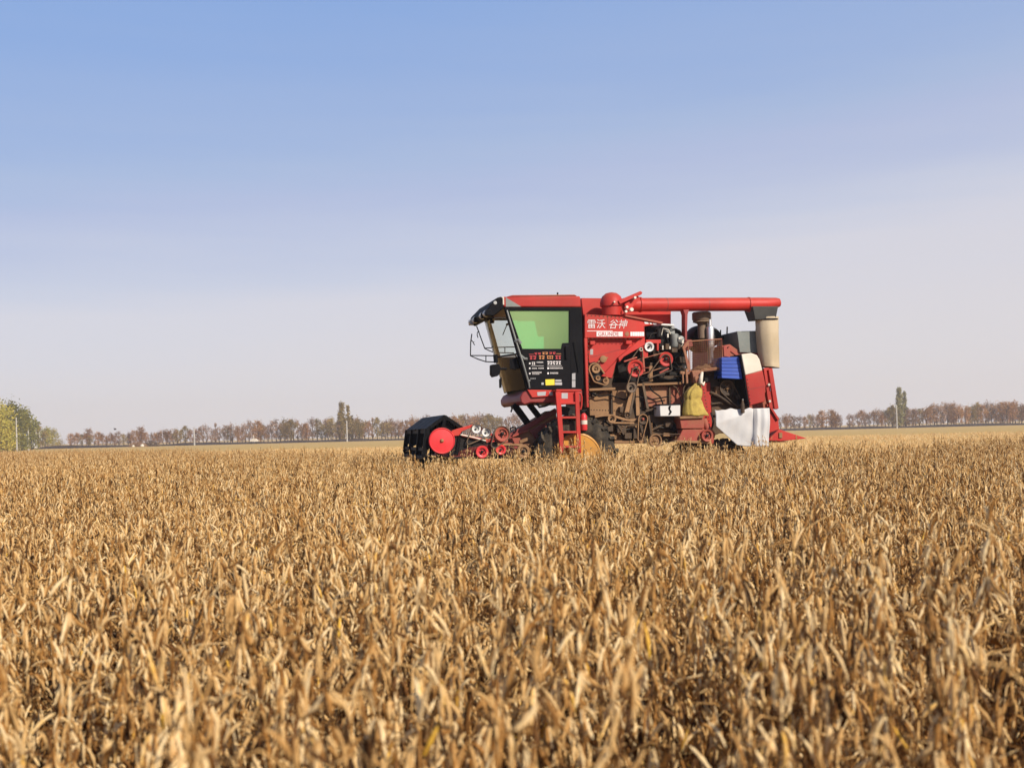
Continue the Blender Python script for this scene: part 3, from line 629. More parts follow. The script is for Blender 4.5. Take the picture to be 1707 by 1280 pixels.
# ---- cab ------------------------------------------------------------------------
CW = 1.6
roof = PT("cab_roof", 'red', bevel=.02, label="red cab roof with black lamp hood", build=lambda m: m.prism(pa([(752, 148), (1312, 143), (1318, 222), (766, 222)]), 0, CW))
PT("roof_decal", 'grey', roof, 0, build=lambda m: m.prism(pa([(780, 152), (892, 219), (782, 219)]), -.004, 0))
PT("roof_crown", 'red_dust', roof, .02, build=lambda m: m.prism(pa([(790, 147), (1290, 142), (1270, 132), (830, 136)], .15), .15, CW - .15))
hood = PT("lamp_hood", 'black', roof, .02, label="black overhanging hood at the cab front", build=lambda m: m.prism(pa([(764, 152), (745, 148), (722, 154), (694, 184), (664, 214), (650, 236), (652, 264), (690, 292), (766, 230)]), -.01, CW))
PT("roof_cap_strip", 'cream', roof, 0, build=lambda m: m.prism(pa([(752, 150), (768, 150), (770, 205), (756, 205)]), -.006, 0))
PT("work_lamp", 'lamp', roof, .006, build=lambda m: [m.lathe((A(652, 262)[0], y, A(652, 262)[1]), [(.05, -.05), (.055, 0), (.05, .05)], n=14) for y in (.12, .45, 1.1, 1.45)] + [m.lathe((A(705, 192)[0], -.012, A(650, 192)[1]), [(.028, -.006), (.03, .004)], n=14)])
PT("lamp_housing", 'black', roof, .006, build=lambda m: [m.box(A(652, 268)[0] - .03, A(652, 268)[0] + .05, y - .07, y + .07, A(652, 283)[1], A(652, 243)[1]) for y in (.0, .45, 1.1, 1.5)] + [m.box(A(720, 300)[0], A(745, 300)[0], .5, .6, A(720, 312)[1], A(720, 270)[1])])
PT("aerial", 'dark', roof, 0, build=lambda m: m.tube([A3(1150, 140, .8), A3(1150, 118, .8)], .014, 6))

# floor pan of the cab: red lit side piece, the underside's shade painted in as maroon
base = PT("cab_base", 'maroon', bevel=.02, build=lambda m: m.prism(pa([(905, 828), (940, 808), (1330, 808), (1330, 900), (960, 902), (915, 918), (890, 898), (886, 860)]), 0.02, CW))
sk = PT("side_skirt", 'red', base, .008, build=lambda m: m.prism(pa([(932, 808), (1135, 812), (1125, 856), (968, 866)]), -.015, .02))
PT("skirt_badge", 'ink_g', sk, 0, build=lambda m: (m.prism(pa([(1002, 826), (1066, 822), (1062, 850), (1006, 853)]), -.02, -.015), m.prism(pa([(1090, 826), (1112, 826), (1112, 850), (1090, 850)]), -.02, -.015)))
# rear wall, pillars, door
PT("cab_rear_wall", 'black', bevel=.008, build=lambda m: (m.prism(pa([(1242, 222), (1322, 222), (1336, 808), (1242, 808)]), 0, .06), m.prism(pa([(1296, 222), (1320, 222), (1334, 808), (1310, 808)]), 0.06, CW)))
def tilt(x0, x1, y0, y1, w, c):  # a leaning pillar seen from the side
    return pa([(x0, y0), (x0 + w, y0), (x1 + w, y1), (x1, y1)], c)
apil = [tilt(770, 932, 224, 808, 30, 0)]
PT("front_pillar", 'black', bevel=.006, build=lambda m: m.prism(apil[0], -.02, .05))
q0 = tilt(770, 932, 224, 808, 30, 0)
PT("front_pillar", 'tan', bevel=.006, build=lambda m: m.prism(q0, CW - .06, CW), label="dusty far front pillar")
PT("grab_rail", 'grey', bevel=0, build=lambda m: (m.tube([A3(790, 245, -.05), A3(815, 330, -.06), A3(860, 480, -.07), A3(905, 620, -.07), A3(945, 760, -.06), A3(950, 795, -.03)], .014, 8), m.tube([A3(850, 470, -.05), A3(870, 455, -.08), A3(885, 480, -.06)], .03, 8), m.tube([A3(880, 560, -.03), A3(915, 590, -.07), A3(930, 590, -.03)], .022, 8)))
fwx0, fwx1 = A(790, 224), A(950, 808)
def wind(m, t0, t1, n=9, bulge=.16, inset=.05):
    vs = []; fs = []; rows = 8
    for j in range(rows + 1):
        t = t0 + (t1 - t0) * j / rows
        x = fwx0[0] + (fwx1[0] - fwx0[0]) * t - .05; z = fwx0[1] + (fwx1[1] - fwx0[1]) * t
        for i in range(n + 1):
            s = i / n
            vs.append((x - bulge * (1 - (2 * s - 1) ** 2), .03 + (CW - .06) * s, z))
    for j in range(rows):
        for i in range(n): fs.append((j * (n + 1) + i, j * (n + 1) + i + 1, (j + 1) * (n + 1) + i + 1, (j + 1) * (n + 1) + i))
    m.add(vs, fs)
ws = PT("windscreen", 'clear', bevel=0, smooth='all', build=lambda m: wind(m, .0, .56))
PT("lower_glass", 'dusty_glass', ws, 0, smooth='all', label="dusty brown lower half of the windscreen", build=lambda m: wind(m, .57, 1.0))
PT("glass_bar", 'black', ws, 0, build=lambda m: m.tube([(fwx0[0] + (fwx1[0] - fwx0[0]) * .565 - .05 - .165 * (1 - (2 * s - 1) ** 2), .03 + (CW - .06) * s, fwx0[1] + (fwx1[1] - fwx0[1]) * .565) for s in [i / 10 for i in range(11)]], .014, 6))
PT("wiper", 'black', ws, 0, build=lambda m: (m.tube([A3(760, 420, .6), A3(790, 345, .6)], .008, 5), m.lathe(tuple(A3(792, 345, .6)), [(.02, -.02), (.02, .02)], n=10), m.tube([A3(850, 560, .3), A3(905, 690, .3), A3(930, 790, .3)], .012, 5)))
door = PT("cab_door", 'black', bevel=.006, label="black lower door covered in white, red and yellow stickers", build=lambda m: m.prism(pa([(886, 518), (1176, 518), (1184, 478), (1242, 474), (1242, 806), (960, 806)]), -.01, .04))
PT("door_frame", 'black', door, .004, build=lambda m: (m.prism(pa([(800, 224), (1244, 224), (1244, 246), (806, 246)]), -.01, .04), m.prism(pa([(1232, 246), (1244, 246), (1244, 476), (1232, 476)]), -.01, .04), m.prism(pa([(790, 224), (806, 246), (900, 520), (884, 520)]), -.01, .04)))
PT("window_glass", 'green_glass', door, 0, label="green-tinted door window", build=lambda m: m.prism(pa([(805, 245), (1233, 245), (1233, 476), (1184, 478), (1176, 520), (898, 520)]), .01, .016))
PT("door_handle", 'black', door, .006, build=lambda m: (m.prism(pa([(1200, 500), (1222, 498), (1218, 590), (1204, 590)]), -.05, -.01), m.lathe(tuple(A3(1216, 522, -.02)), [(.013, -.03), (.013, .01)], n=10)))
PT("rear_vent", 'black_m', bevel=.004, build=lambda m: (m.prism(pa([(1258, 470), (1276, 470), (1310, 650), (1296, 690), (1280, 600)]), -.02, 0)))
def stick(m, items, y=-.0135):
    for x, yy, w, h in items: m.prism(pa([(x, yy), (x + w, yy), (x + w, yy + h), (x, yy + h)]), y, -.01)
r3 = random.Random(9)
def glyphs(x, y, w, h, n):
    """a line of small printed characters, each a couple of strokes"""
    o = []; s = w / n
    for i in range(n):
        o += [(x + i * s, y, s * .78, h * .28), (x + i * s + s * .1, y + h * .62, s * .6, h * .38), (x + i * s + s * r3.choice((.1, .3, .5)), y, s * .2, h)]
    return o
PT("sticker_lettering", 'ink_r', door, 0, build=lambda m: stick(m, glyphs(950, 568, 52, 26, 2) + glyphs(1134, 566, 42, 26, 2) + glyphs(985, 546, 50, 14, 2) + glyphs(1090, 542, 50, 14, 2) + [(945, 556, 34, 3)]))
PT("sticker_lettering", 'ink_o', door, 0, build=lambda m: stick(m, glyphs(1016, 567, 44, 25, 2) + glyphs(1040, 542, 44, 16, 2) + glyphs(1074, 567, 46, 24, 3) + [(1140, 552, 34, 3)]))
PT("sticker_lettering", 'ink_w', door, 0, build=lambda m: stick(m, [(1076, 650, 11, 13), (1076, 686, 11, 13), (1076, 638, 104, 2)] + glyphs(1076, 606, 100, 24, 5) + glyphs(1092, 650, 96, 11, 11) + glyphs(1096, 686, 58, 10, 6)))
PT("sticker_lettering", 'ink_w', door, 0, build=lambda m: stick(m, [(946, 616, 10, 12), (946, 651, 10, 12), (946, 688, 10, 12)] + glyphs(966, 612, 26, 20, 2) + glyphs(1000, 610, 48, 9, 6) + glyphs(966, 653, 38, 9, 5) + glyphs(1012, 652, 40, 9, 5) + glyphs(966, 682, 70, 9, 9) + glyphs(968, 694, 52, 7, 6) + [(960, 638, 90, 2)]))
PT("sticker_lettering", 'ink_g', door, 0, build=lambda m: stick(m, [(1132, 738, 44, 12), (1130, 756, 50, 20), (1034, 758, 16, 16), (948, 738, 6, 10)] + glyphs(955, 726, 40, 8, 4)))
PT("yellow_sticker", 'ink_y', door, 0, build=lambda m: (m.prism(pa([(1062, 736), (1126, 734), (1127, 776), (1064, 778)]), -.0135, -.01)))
PT("number_plate", 'ink_g', door, 0, build=lambda m: (m.prism(pa([(1252, 694), (1276, 690), (1276, 740), (1252, 740)]), -.006, 0), m.prism(pa([(1252, 745), (1276, 745), (1276, 792), (1252, 792)]), -.006, 0)))
# far side of the cab, seen through the green glass
far = PT("far_cab_door", 'black', bevel=0, build=lambda m: (m.prism(pa([(886, 530), (1242, 530), (1242, 806), (960, 806)]), CW - .05, CW), m.prism(pa([(790, 224), (1244, 224), (1244, 244), (806, 244)]), CW - .05, CW), m.prism(pa([(1220, 246), (1244, 246), (1244, 530), (1220, 530)]), CW - .05, CW)))
fd = CW
PT("dark_backing", 'backing_dark', far, 0, label="added dark backing across the far window with an open corner", build=lambda m: (m.prism(pa([(860, 236), (1240, 236), (1240, 322), (860, 322)], fd), fd - .02, fd - .015), m.prism(pa([(985, 322), (1240, 322), (1240, 432), (1008, 432)], fd), fd - .02, fd - .015), m.prism(pa([(1076, 432), (1240, 432), (1240, 545), (1076, 545)], fd), fd - .02, fd - .015)))
PT("cab_floor", 'dark', bevel=0, build=lambda m: m.prism(pa([(945, 800), (1310, 800), (1310, 812), (945, 818)], .05), .05, CW - .05))
seat = PT("driver_seat", 'dark', bevel=.03, build=lambda m: (m.box(A(1130, 640, .8)[0], A(1260, 640, .8)[0], .55, 1.05, A(1130, 660, .8)[1], A(1130, 615, .8)[1]),))
PT("seat_post", 'black', seat, .01, build=lambda m: m.box(A(1160, 640, .8)[0], A(1230, 640, .8)[0], .68, .92, A(1130, 800, .8)[1], A(1130, 660, .8)[1]))
stc = PT("steering_column", 'black', bevel=0, build=lambda m: m.tube([A3(985, 800, .8), A3(1010, 640, .8)], .04, 10))
PT("steering_wheel", 'black', stc, 0, build=lambda m: m.tube([Vector(A3(1012, 630, .8)) + Vector((.2 * math.cos(a), .2 * math.sin(a), -.08 * math.cos(a))) for a in [k * math.pi / 12 for k in range(25)]], .014, 6, caps=False))
# mirrors
mir = PT("mirror_bracket", 'black', bevel=0, build=lambda m: (
    m.tube([A3(*p, -.12) for p in ((540, 412), (532, 470), (530, 568), (585, 592), (640, 610), (700, 612))], .0095, 6),
    m.tube([A3(*p, -.12) for p in ((530, 566), (600, 566), (705, 568))], .0095, 6), m.tube([A3(640, 567, -.12), A3(640, 610, -.12)], .008, 6),
    m.tube([A3(*p, -.12) for p in ((536, 456), (548, 470), (560, 468), (548, 472), (560, 492))], .008, 5),
    m.tube([A3(706, 560, -.12), A3(712, 618, -.12)], .035, 8)))
PT("mirror_bracket", 'black', bevel=0, build=lambda m: (
    m.tube([A3(*p, 1.2) for p in ((574, 356), (604, 440), (632, 516), (665, 532), (700, 545), (840, 548))], .0095, 6),
    m.tube([A3(*p, 1.2) for p in ((632, 514), (730, 508), (842, 505))], .0095, 6), m.tube([A3(775, 508, 1.2), A3(775, 546, 1.2)], .008, 6),
    m.tube([A3(*p, 1.2) for p in ((594, 396), (580, 400), (578, 420), (584, 440))], .008, 5)))
PT("headlamp", 'black', bevel=.012, build=lambda m: (m.prism(pa([(676, 632), (728, 626), (742, 650), (740, 690), (722, 712), (690, 720), (676, 700)], -.06), -.1, .06), m.tube([A3(735, 660, -.02), A3(790, 660, .02)], .02, 8)))
PT("rubber_flap", 'black', bevel=.004, build=lambda m: m.prism(pa([(737, 735), (752, 720), (750, 795), (738, 796)], -.03), -.05, .02))
PT("pillar_fitting", 'black', bevel=.006, build=lambda m: (m.prism(pa([(812, 590), (850, 585), (868, 650), (850, 668), (815, 660)], .1), .06, .14), m.tube([A3(826, 265, .06), A3(866, 285, .06), A3(862, 300, .06), A3(830, 295, .06)], .014, 6)))

# ---- ladder ---------------------------------------------------------------------
lad = PT("ladder", 'red', bevel=.006, label="red access ladder below the cab door", build=lambda m: (
    m.bar(A3(1150, 824, -.3), A3(1182, 1260, -.3), .075, .05), m.bar(A3(1286, 824, -.3), A3(1302, 1260, -.3), .065, .05),
    m.prism(pa([(1140, 815), (1282, 815), (1290, 902), (1152, 905)], -.28), -.28, -.24), m.prism(pa([(1140, 806), (1320, 806), (1320, 820), (1140, 820)], -.3), -.3, .05)))
for y, x0, x1 in ((904, 1152, 1300), (1006, 1160, 1304), (1110, 1168, 1306), (1214, 1176, 1308)):
    PT("step", 'red', lad, .004, build=lambda m: m.prism(pa([(x0, y - 7), (x1, y - 8), (x1, y + 7), (x0, y + 8)], -.32), -.32, -.12))
    PT("riser", 'dark', lad, 0, build=lambda m: m.prism(pa([(x0 + 10, y + 22), (x1 - 14, y + 22), (x1 - 12, y + 86), (x0 + 16, y + 86)], -.05), -.02, 0.0)) if y < 1200 else None
PT("ladder_plate", 'ink_g', lad, 0, build=lambda m: m.prism(pa([(1178, 832), (1222, 832), (1222, 872), (1178, 872)], -.28), -.285, -.28))
PT("hand_rail", 'red', lad, 0, build=lambda m: m.tube([A3(*p, -.3) for p in ((1288, 830), (1312, 834), (1322, 860), (1320, 920), (1312, 950))], .016, 8))
PT("steering_cable", 'dark', bevel=0, build=lambda m: (m.tube([A3(*p, .1) for p in ((1000, 905), (1020, 932), (1060, 925), (1100, 908))], .02, 6), m.tube([A3(*p, .1) for p in ((820, 920), (826, 945), (818, 968))], .014, 6)))

# ---- feeder house and header ------------------------------------------------------
fh = PT("feeder_house", 'red_tan', bevel=.012, build=lambda m: m.prism(pa([(812, 1136), (960, 1058), (1140, 952), (1160, 1240), (930, 1240), (880, 1215), (830, 1180)], .5), .5, 1.25))
PT("feeder_rail", 'maroon', fh, .006, build=lambda m: (m.bar(A3(800, 1146, .48), A3(1140, 955, .48), .08, .05), m.prism(pa([(950, 1100), (1150, 1000), (1160, 1240), (1060, 1240)], .44), .44, .49)))
PT("feeder_side", 'red_dust', fh, .006, build=lambda m: (m.prism(pa([(825, 1152), (900, 1150), (918, 1180), (905, 1198), (845, 1195)], .42), .42, .48), m.prism(pa([(822, 1136), (940, 1090), (940, 1105), (830, 1148)], .46), .44, .48)))
PT("lift_ram", 'black', bevel=0, build=lambda m: (m.bar(A3(838, 912, .5), A3(946, 1060, .5), .10, .08), m.bar(A3(948, 912, .9), A3(1052, 1046, .9), .085, .08), m.lathe(tuple(A3(1046, 1040, .85)), [(.05, -.04), (.05, .04)], n=12)))
PT("hydraulic_hose", 'black', bevel=0, build=lambda m: m.tube([A3(*p, .4) for p in ((815, 1100), (815, 1082), (832, 1075), (852, 1080), (855, 1100), (840, 1120))], .013, 6))

HY0, HY1 = -.45, 2.15
hd = PT("header_trough", 'maroon', bevel=.01, label="low red cutting header", build=lambda m: m.prism(pa([(380, 1290), (880, 1290), (880, 1215), (820, 1185), (700, 1190), (520, 1215), (430, 1250)], HY0), HY0, HY1))
PT("end_panel", 'dark', hd, .006, build=lambda m: m.prism(pa([(396, 1130), (450, 1120), (540, 1150), (700, 1190), (820, 1200), (880, 1240), (880, 1300), (380, 1300)], HY0), HY0, HY0 + .05))
PT("reel_arm", 'red', hd, .006, build=lambda m: (m.prism(pa([(396, 1100), (440, 1085), (545, 1056), (556, 1070), (470, 1104), (450, 1135), (398, 1140)], HY0 - .04), HY0 - .04, HY0 + .02), m.bar(A3(460, 1130, HY0), A3(700, 1180, HY0), .035, .04)))
PT("reel_rod", 'cream', hd, 0, build=lambda m: (m.tube([A3(460, 1128, HY0 - .05), A3(560, 1150, HY0 - .05), A3(640, 1172, HY0 - .05)], .011, 6),))
PT("drive_arm", 'red_dust', hd, .005, build=lambda m: (m.bar(A3(560, 1060, HY0), A3(700, 1140, HY0), .04), m.bar(A3(640, 1180, HY0), A3(760, 1120, HY0), .04), m.prism(pa([(690, 1160), (790, 1140), (800, 1180), (740, 1195)], HY0), HY0, HY0 + .08)))
reel = PT("reel_disc", 'red_pure', hd, 0, label="bright red disc on the reel's end", build=lambda m: m.lathe(tuple(A3(326, 1172, HY0 - .08)), [(ra(6), -.045), (ra(10), -.03), (ra(78), -.02), (ra(84), -.03), (ra(88), -.02), (ra(88), .03), (ra(40), .05)], n=40))
PT("disc_hub", 'tan', reel, 0, build=lambda m: m.lathe(tuple(A3(326, 1172, HY0 - .1)), [(ra(6), -.04), (ra(14), -.01), (ra(14), .02)], n=14))
for x, y, r, mt in ((570, 1085, 31, 'white'), (641, 1111, 31, 'white'), (755, 1122, 52, 'red_dust'), (905, 1246, 46, 'tan'), (612, 1250, 42, 'red_pure'), (745, 1235, 34, 'red_pure'), (700, 1200, 22, 'dark')):
    pulley(A(x, y, HY0 - .03), ra(r), HY0 - .03, mt, 'dark' if mt != 'white' else 'grey', open_=.6, name="header_pulley")
belt([(A(755, 1122, HY0 - .06), ra(50)), (A(700, 1200, HY0 - .06), ra(20))], HY0 - .06)
belt([(A(570, 1085, HY0 - .06), ra(28)), (A(641, 1111, HY0 - .06), ra(28)), (A(520, 1180, HY0 - .06), ra(12))], HY0 - .06)
PT("guide_rod", 'tan', hd, 0, build=lambda m: (m.bar(A3(690, 1196, HY0), A3(900, 1200, HY0), .03), m.bar(A3(880, 1180, .3), A3(960, 1150, .3), .05), m.tube([A3(640, 1180, HY0), A3(690, 1150, HY0), A3(740, 1160, HY0)], .02, 6)))
PT("gear_case", 'dark', hd, .01, build=lambda m: (m.prism(pa([(700, 1140), (730, 1110), (770, 1120), (790, 1180), (730, 1200), (640, 1175)], HY0 + .05), HY0 + .05, HY0 + .25), m.prism(pa([(600, 1185), (680, 1170), (720, 1230), (620, 1240)], HY0 + .05), HY0 + .05, HY0 + .3)))
# black reel hood: two sloping sheets across the header's width, on legs, with bats inside
def slats(m):
    for p0, p1 in (((345, 987), (214, 1085)), ((345, 987), (474, 1074))):
        m.prism(pa([p0, p1, (p1[0] + 2, p1[1] + 9), (p0[0] + 2, p0[1] + 9)], HY0), HY0, HY1 - .04)
        for y in (HY0, .2, .85, 1.5):
            d = Vector((0, y - HY0, 0)); m.bar(A3(p0[0] + 2, p0[1] + 12, HY0) + d, A3(p1[0] + 2, p1[1] + 12, HY0) + d, .05, .04)
rh = PT("reel_hood", 'black_m', hd, 0, label="black angular cover of the reel", build=slats)
def legs(m):
    for y in (HY0, .35, 1.3, HY1 - .05):
        m.bar(A3(224, 1086, HY0) + Vector((0, y - HY0, 0)), A3(200, 1290, HY0) + Vector((0, y - HY0, 0)), .075, .05)
    m.bar(A3(200, 1290, HY0) + Vector((0, 0, 0)), A3(200, 1290, HY0) + Vector((0, HY1 - HY0, 0)), .05, .05)
    m.bar(A3(350, 1000, HY0), A3(300, 1270, HY0), .05); m.bar(A3(462, 1084, HY0), A3(430, 1270, HY0), .05)
PT("hood_leg", 'black_m', rh, .004, build=legs)
def bats(m):
    c = A(340, 1180, HY0)
    for k in range(6):
        a = k * math.pi / 3 + .4; x = c[0] + .30 * math.cos(a); z = c[1] + .27 * math.sin(a)
        m.bar((x, HY0 + .08, z), (x, HY1 - .08, z), .05, .04)
        m.bar((c[0], HY0 + .1, c[1]), (x, HY0 + .1, z), .03); m.bar((c[0], HY1 - .1, c[1]), (x, HY1 - .1, z), .03); m.bar((c[0], .85, c[1]), (x, .85, z), .03)
        for i in range(22):
            y = HY0 + .14 + i * .11; m.tube([(x, y, z), (x - .02, y, z - .2)], .007, 4)
    m.tube([(c[0], HY0, c[1]), (c[0], HY1, c[1])], .05, 10)
PT("reel_bat", 'black_m', hd, 0, smooth=False, build=bats)
def strips(m):
    r7 = random.Random(12)
    for k in range(22):
        y = HY0 + .1 + k * .11; f = Vector((0, y - HY0, 0)); x0 = r7.choice((300, 345, 380, 420, 440)); y0 = 1085 - 95 * (1 - abs(x0 - 345) / 125)
        m.bar(A3(x0, y0, HY0) + f, A3(x0 - r7.uniform(0, 30), r7.uniform(1150, 1290), HY0) + f, r7.uniform(.02, .07), .008)
PT("hanging_strip_fringe", 'black', rh, 0, smooth=False, build=strips)
PT("reel_side_plate", 'black_m', hd, .004, build=lambda m: m.prism(pa([(300, 1075), (345, 1010), (400, 1070), (420, 1200), (330, 1250), (280, 1200)], HY0 + .06), HY0 + .06, HY0 + .08))

# ---- things carried on or hung from the machine -----------------------------------
def carried(name, mb, mat, base, label, cat, bevel=0, smooth=True):
    """a thing of its own whose mesh was measured in the machine's frame; origin at its base"""
    bx = Vector(base); mb.v = [(v[0] - bx.x, v[1] - bx.y, v[2] - bx.z) for v in mb.v]
    o = part(name, mb, mat, None, bevel, smooth)
    o.rotation_euler = (0, 0, PSI); o.location = O + EX * bx.x + EY * bx.y + Vector((0, 0, bx.z))
    tag(o, label, cat); return o, bx
def sub(name, mb, mat, o, bx, bevel=0, smooth=True, label=None):
    mb.v = [(v[0] - bx.x, v[1] - bx.y, v[2] - bx.z) for v in mb.v]
    return part(name, mb, mat, o, bevel, smooth, label)

def sackmesh(m):
    rows = [(738, 832, 16), (752, 826, 24), (768, 818, 40), (795, 806, 58), (812, 803, 61), (825, 801, 63), (838, 800, 62), (850, 800, 61), (861, 800, 63), (872, 800, 66), (900, 802, 72), (928, 806, 78), (950, 812, 84), (962, 815, 84)]
    n = 40; vs = []; fs = []; r4 = random.Random(2); ph = [r4.uniform(0, 6.3) for _ in range(6)]
    for i, (y, x, r) in enumerate(rows):
        t = i / (len(rows) - 1)
        for k in range(n):
            w = 2 * math.pi * k / n
            f = (1 - .10 * math.exp(-((t - .52) / .05) ** 2)) * (1 + .09 * math.sin(9 * w + ph[0] + t * 1.5) * (1.15 - t) + .06 * math.sin(14 * w + ph[1] - t * 2)) + .03 * math.sin(3 * w + ph[2] + 3 * t) + r4.uniform(-.012, .012)
            if i >= 11 and math.cos(w) > .5: f *= 1 + .14 * (i - 10) / 3
            q = B(x, y, -.02)
            vs.append((q[0] + rb(r) * f * math.cos(w), -.06 + rb(r) * .62 * f * math.sin(w), q[1] + .008 * math.sin(5 * w + i)))
    for i in range(len(rows) - 1):
        for k in range(n): fs.append((i * n + k, i * n + (k + 1) % n, (i + 1) * n + (k + 1) % n, (i + 1) * n + k))
    fs.append(tuple(range(n))); fs.append(tuple(range((len(rows) - 1) * n, len(rows) * n)))
    m.add(vs, fs)
mb = MB(); sackmesh(mb)
q = B(815, 962, -.02)
so_, bx = carried("grain_sack", mb, M['sack'], (q[0], -.06, q[1]), "full yellow woven sack tied under the filling spout of the red machine", "sack", smooth='all')
def frill(m):
    n = 18; c = B3(836, 722, -.05); vs = []; fs = []
    for i, (dz, r) in enumerate(((-.08, .055), (-.05, .04), (-.02, .05), (.03, .075), (.07, .06))):
        for k in range(n):
            w = 2 * math.pi * k / n; f = 1 + .25 * math.sin(6 * w + i) * (i / 4)
            vs.append((c.x + r * f * math.cos(w), c.y + r * .7 * f * math.sin(w), c.z + dz))
    for i in range(4):
        for k in range(n): fs.append((i * n + k, i * n + (k + 1) % n, (i + 1) * n + (k + 1) % n, (i + 1) * n + k))
    m.add(vs, fs)
mb = MB(); frill(mb); sub("sack_mouth", mb, M['red_tan'], so_, bx, smooth='all')
mb = MB(); mb.tube([B3(870, 662, -.1), B3(862, 700, -.12), B3(858, 735, -.12), B3(878, 750, -.13), B3(886, 728, -.12)], [.02, .032, .034, .026, .012], 8)
sub("tie_rag", mb, M['cream'], so_, bx, smooth='all', label="pale rag tying the sack's neck")

def tarpmesh(m):
    nu, nv = 40, 30; vs = []; fs = []; r5 = random.Random(4)
    for j in range(nv + 1):
        v = j / nv
        for i in range(nu + 1):
            u = i / nu
            top = 922 - 12 * u + (8 * math.sin(u * 16) + 4 * math.sin(u * 37) if u < .7 else 0) * .6
            bot = 1032 + 133 * min(1, u / .43) if u < .43 else 1165 + 9 * min(1, (u - .43) / .2)
            x = 955 + 357 * u + 3 * math.sin(v * 5) ; y = top + (bot - top) * v
            # distance to the crease running from low left to high right
            d = (y - (1015 - (x - 960) * .34)) / 100
            yy = -.27 + ((.075 * max(0, -d) + .02 * max(0, d)) if u < .72 else .02) 
            if u > .72: yy -= .06 * min(1, (u - .72) / .03) + .012 * math.sin((u - .72) * 45)
            yy += .006 * math.sin(x * .022 + y * .014) + .004 * math.sin(x * .03 - y * .035 + 1) + .002 * math.sin(x * .11 + y * .02)
            q = B(x, y, -.2); vs.append((q[0], yy, q[1]))
    for j in range(nv):
        for i in range(nu): fs.append((j * (nu + 1) + i, j * (nu + 1) + i + 1, (j + 1) * (nu + 1) + i + 1, (j + 1) * (nu + 1) + i))
    m.add(vs, fs)
mb = MB(); tarpmesh(mb); q = B(1130, 1174, -.2)
tp, bx = carried("tarp_sheet", mb, M['tarp'], (q[0], -.2, q[1]), "creased white sheet hung over the rear wheel of the red machine", "tarpaulin", smooth='all')
sd = tp.modifiers.new("thickness", 'SOLIDIFY'); sd.thickness = .006
mb = MB(); mb.lathe(tuple(B3(1148, 905, -.3)), [(rb(5), rb(55)), (rb(7), rb(40)), (rb(13), rb(22)), (rb(14), rb(-35)), (rb(9), rb(-40))], axis='z', n=14)
q = B(1148, 945, -.3); b2, bx2 = carried("bottle", mb, M['dark_tan'], (q[0], -.3, q[1]), "small dark bottle hanging against the top edge of the white sheet", "bottle")
mb = MB(); mb.lathe(tuple(B3(1148, 852, -.3)), [(rb(6), rb(6)), (rb(6), rb(-6))], axis='z', n=12); sub("cap", mb, M['grey'], b2, bx2)

def bluebox(m):
    for i in range(6):
        y0 = 560 + i * 24; s = .6 if i % 2 else -.6
        m.prism(pb([(1004 + s, y0), (1142 + i * 4, y0 - 3 + i * 2), (1142 + i * 4 + 4, y0 + 21 + i * 2), (1005 + s, y0 + 22)], -.08), -.08 + .004 * (i % 2), .28)
mb = MB(); bluebox(mb); q = B(1080, 706, -.08)
carried("plastic_crate", mb, M['blue'], (q[0], .1, q[1]), "bright blue plastic crate wedged beside the cream and red guard", "crate", bevel=.003)

ex = [A3(1338, 1096, -.2), A3(1330, 966, -.2)]
mb = MB(); c = A(1336, 1030, -.2); zt, zb = A(1336, 975, -.2)[1], A(1336, 1098, -.2)[1]
mb.lathe((c[0], -.2, zb), [(ra(20), 0), (ra(24), .015), (ra(24), (zt - zb) * .82), (ra(18), (zt - zb) * .92), (ra(9), zt - zb)], axis='z', n=18)
fe, bx = carried("fire_extinguisher", mb, M['red_pure'], (c[0], -.2, zb), "small red fire extinguisher strapped beside the access ladder", "fire extinguisher")
mb = MB(); mb.lathe((c[0], -.2, zt), [(ra(10), 0), (ra(10), .03)], axis='z', n=10); mb.bar((c[0] - .03, -.2, zt + .035), (c[0] + .05, -.2, zt + .05), .02)
sub("valve", mb, M['dark'], fe, bx)
mb = MB(); mb.lathe((c[0], -.2, zb + (zt - zb) * .42), [(ra(25), -.02), (ra(25.2), 0), (ra(25), .045)], axis='z', n=18, closed=False)
sub("label_band", mb, M['cream'], fe, bx)
# ------------------------------------------------------------------ ground, bank, far field
def ramp_mat(name, stops, scale=1.0, rough=0.95, stretch=(1, 1, 1), bump=0.0, detail=10):
    m, t, b = nodes(name)
    tc = t.nodes.new("ShaderNodeTexCoord"); mp = t.nodes.new("ShaderNodeMapping"); mp.inputs['Scale'].default_value = stretch
    n = t.nodes.new("ShaderNodeTexNoise"); n.inputs['Scale'].default_value = scale; n.inputs['Detail'].default_value = detail; n.inputs['Roughness'].default_value = 0.7
    t.links.new(tc.outputs['Object'], mp.inputs[0]); t.links.new(mp.outputs[0], n.inputs['Vector'])
    r = t.nodes.new("ShaderNodeValToRGB"); el = r.color_ramp.elements
    el[0].position, el[0].color = stops[0][0], (*stops[0][1], 1); el[1].position, el[1].color = stops[-1][0], (*stops[-1][1], 1)
    for p, c in stops[1:-1]: k = el.new(p); k.color = (*c, 1)
    t.links.new(n.outputs[0], r.inputs[0]); t.links.new(r.outputs[0], b.inputs['Base Color'])
    b.inputs['Roughness'].default_value = rough; b.inputs['Specular IOR Level'].default_value = 0.1
    if bump:
        bp = t.nodes.new("ShaderNodeBump"); bp.inputs['Strength'].default_value = bump; bp.inputs['Distance'].default_value = .1
        t.links.new(n.outputs[0], bp.inputs['Height']); t.links.new(bp.outputs[0], b.inputs['Normal'])
    return m

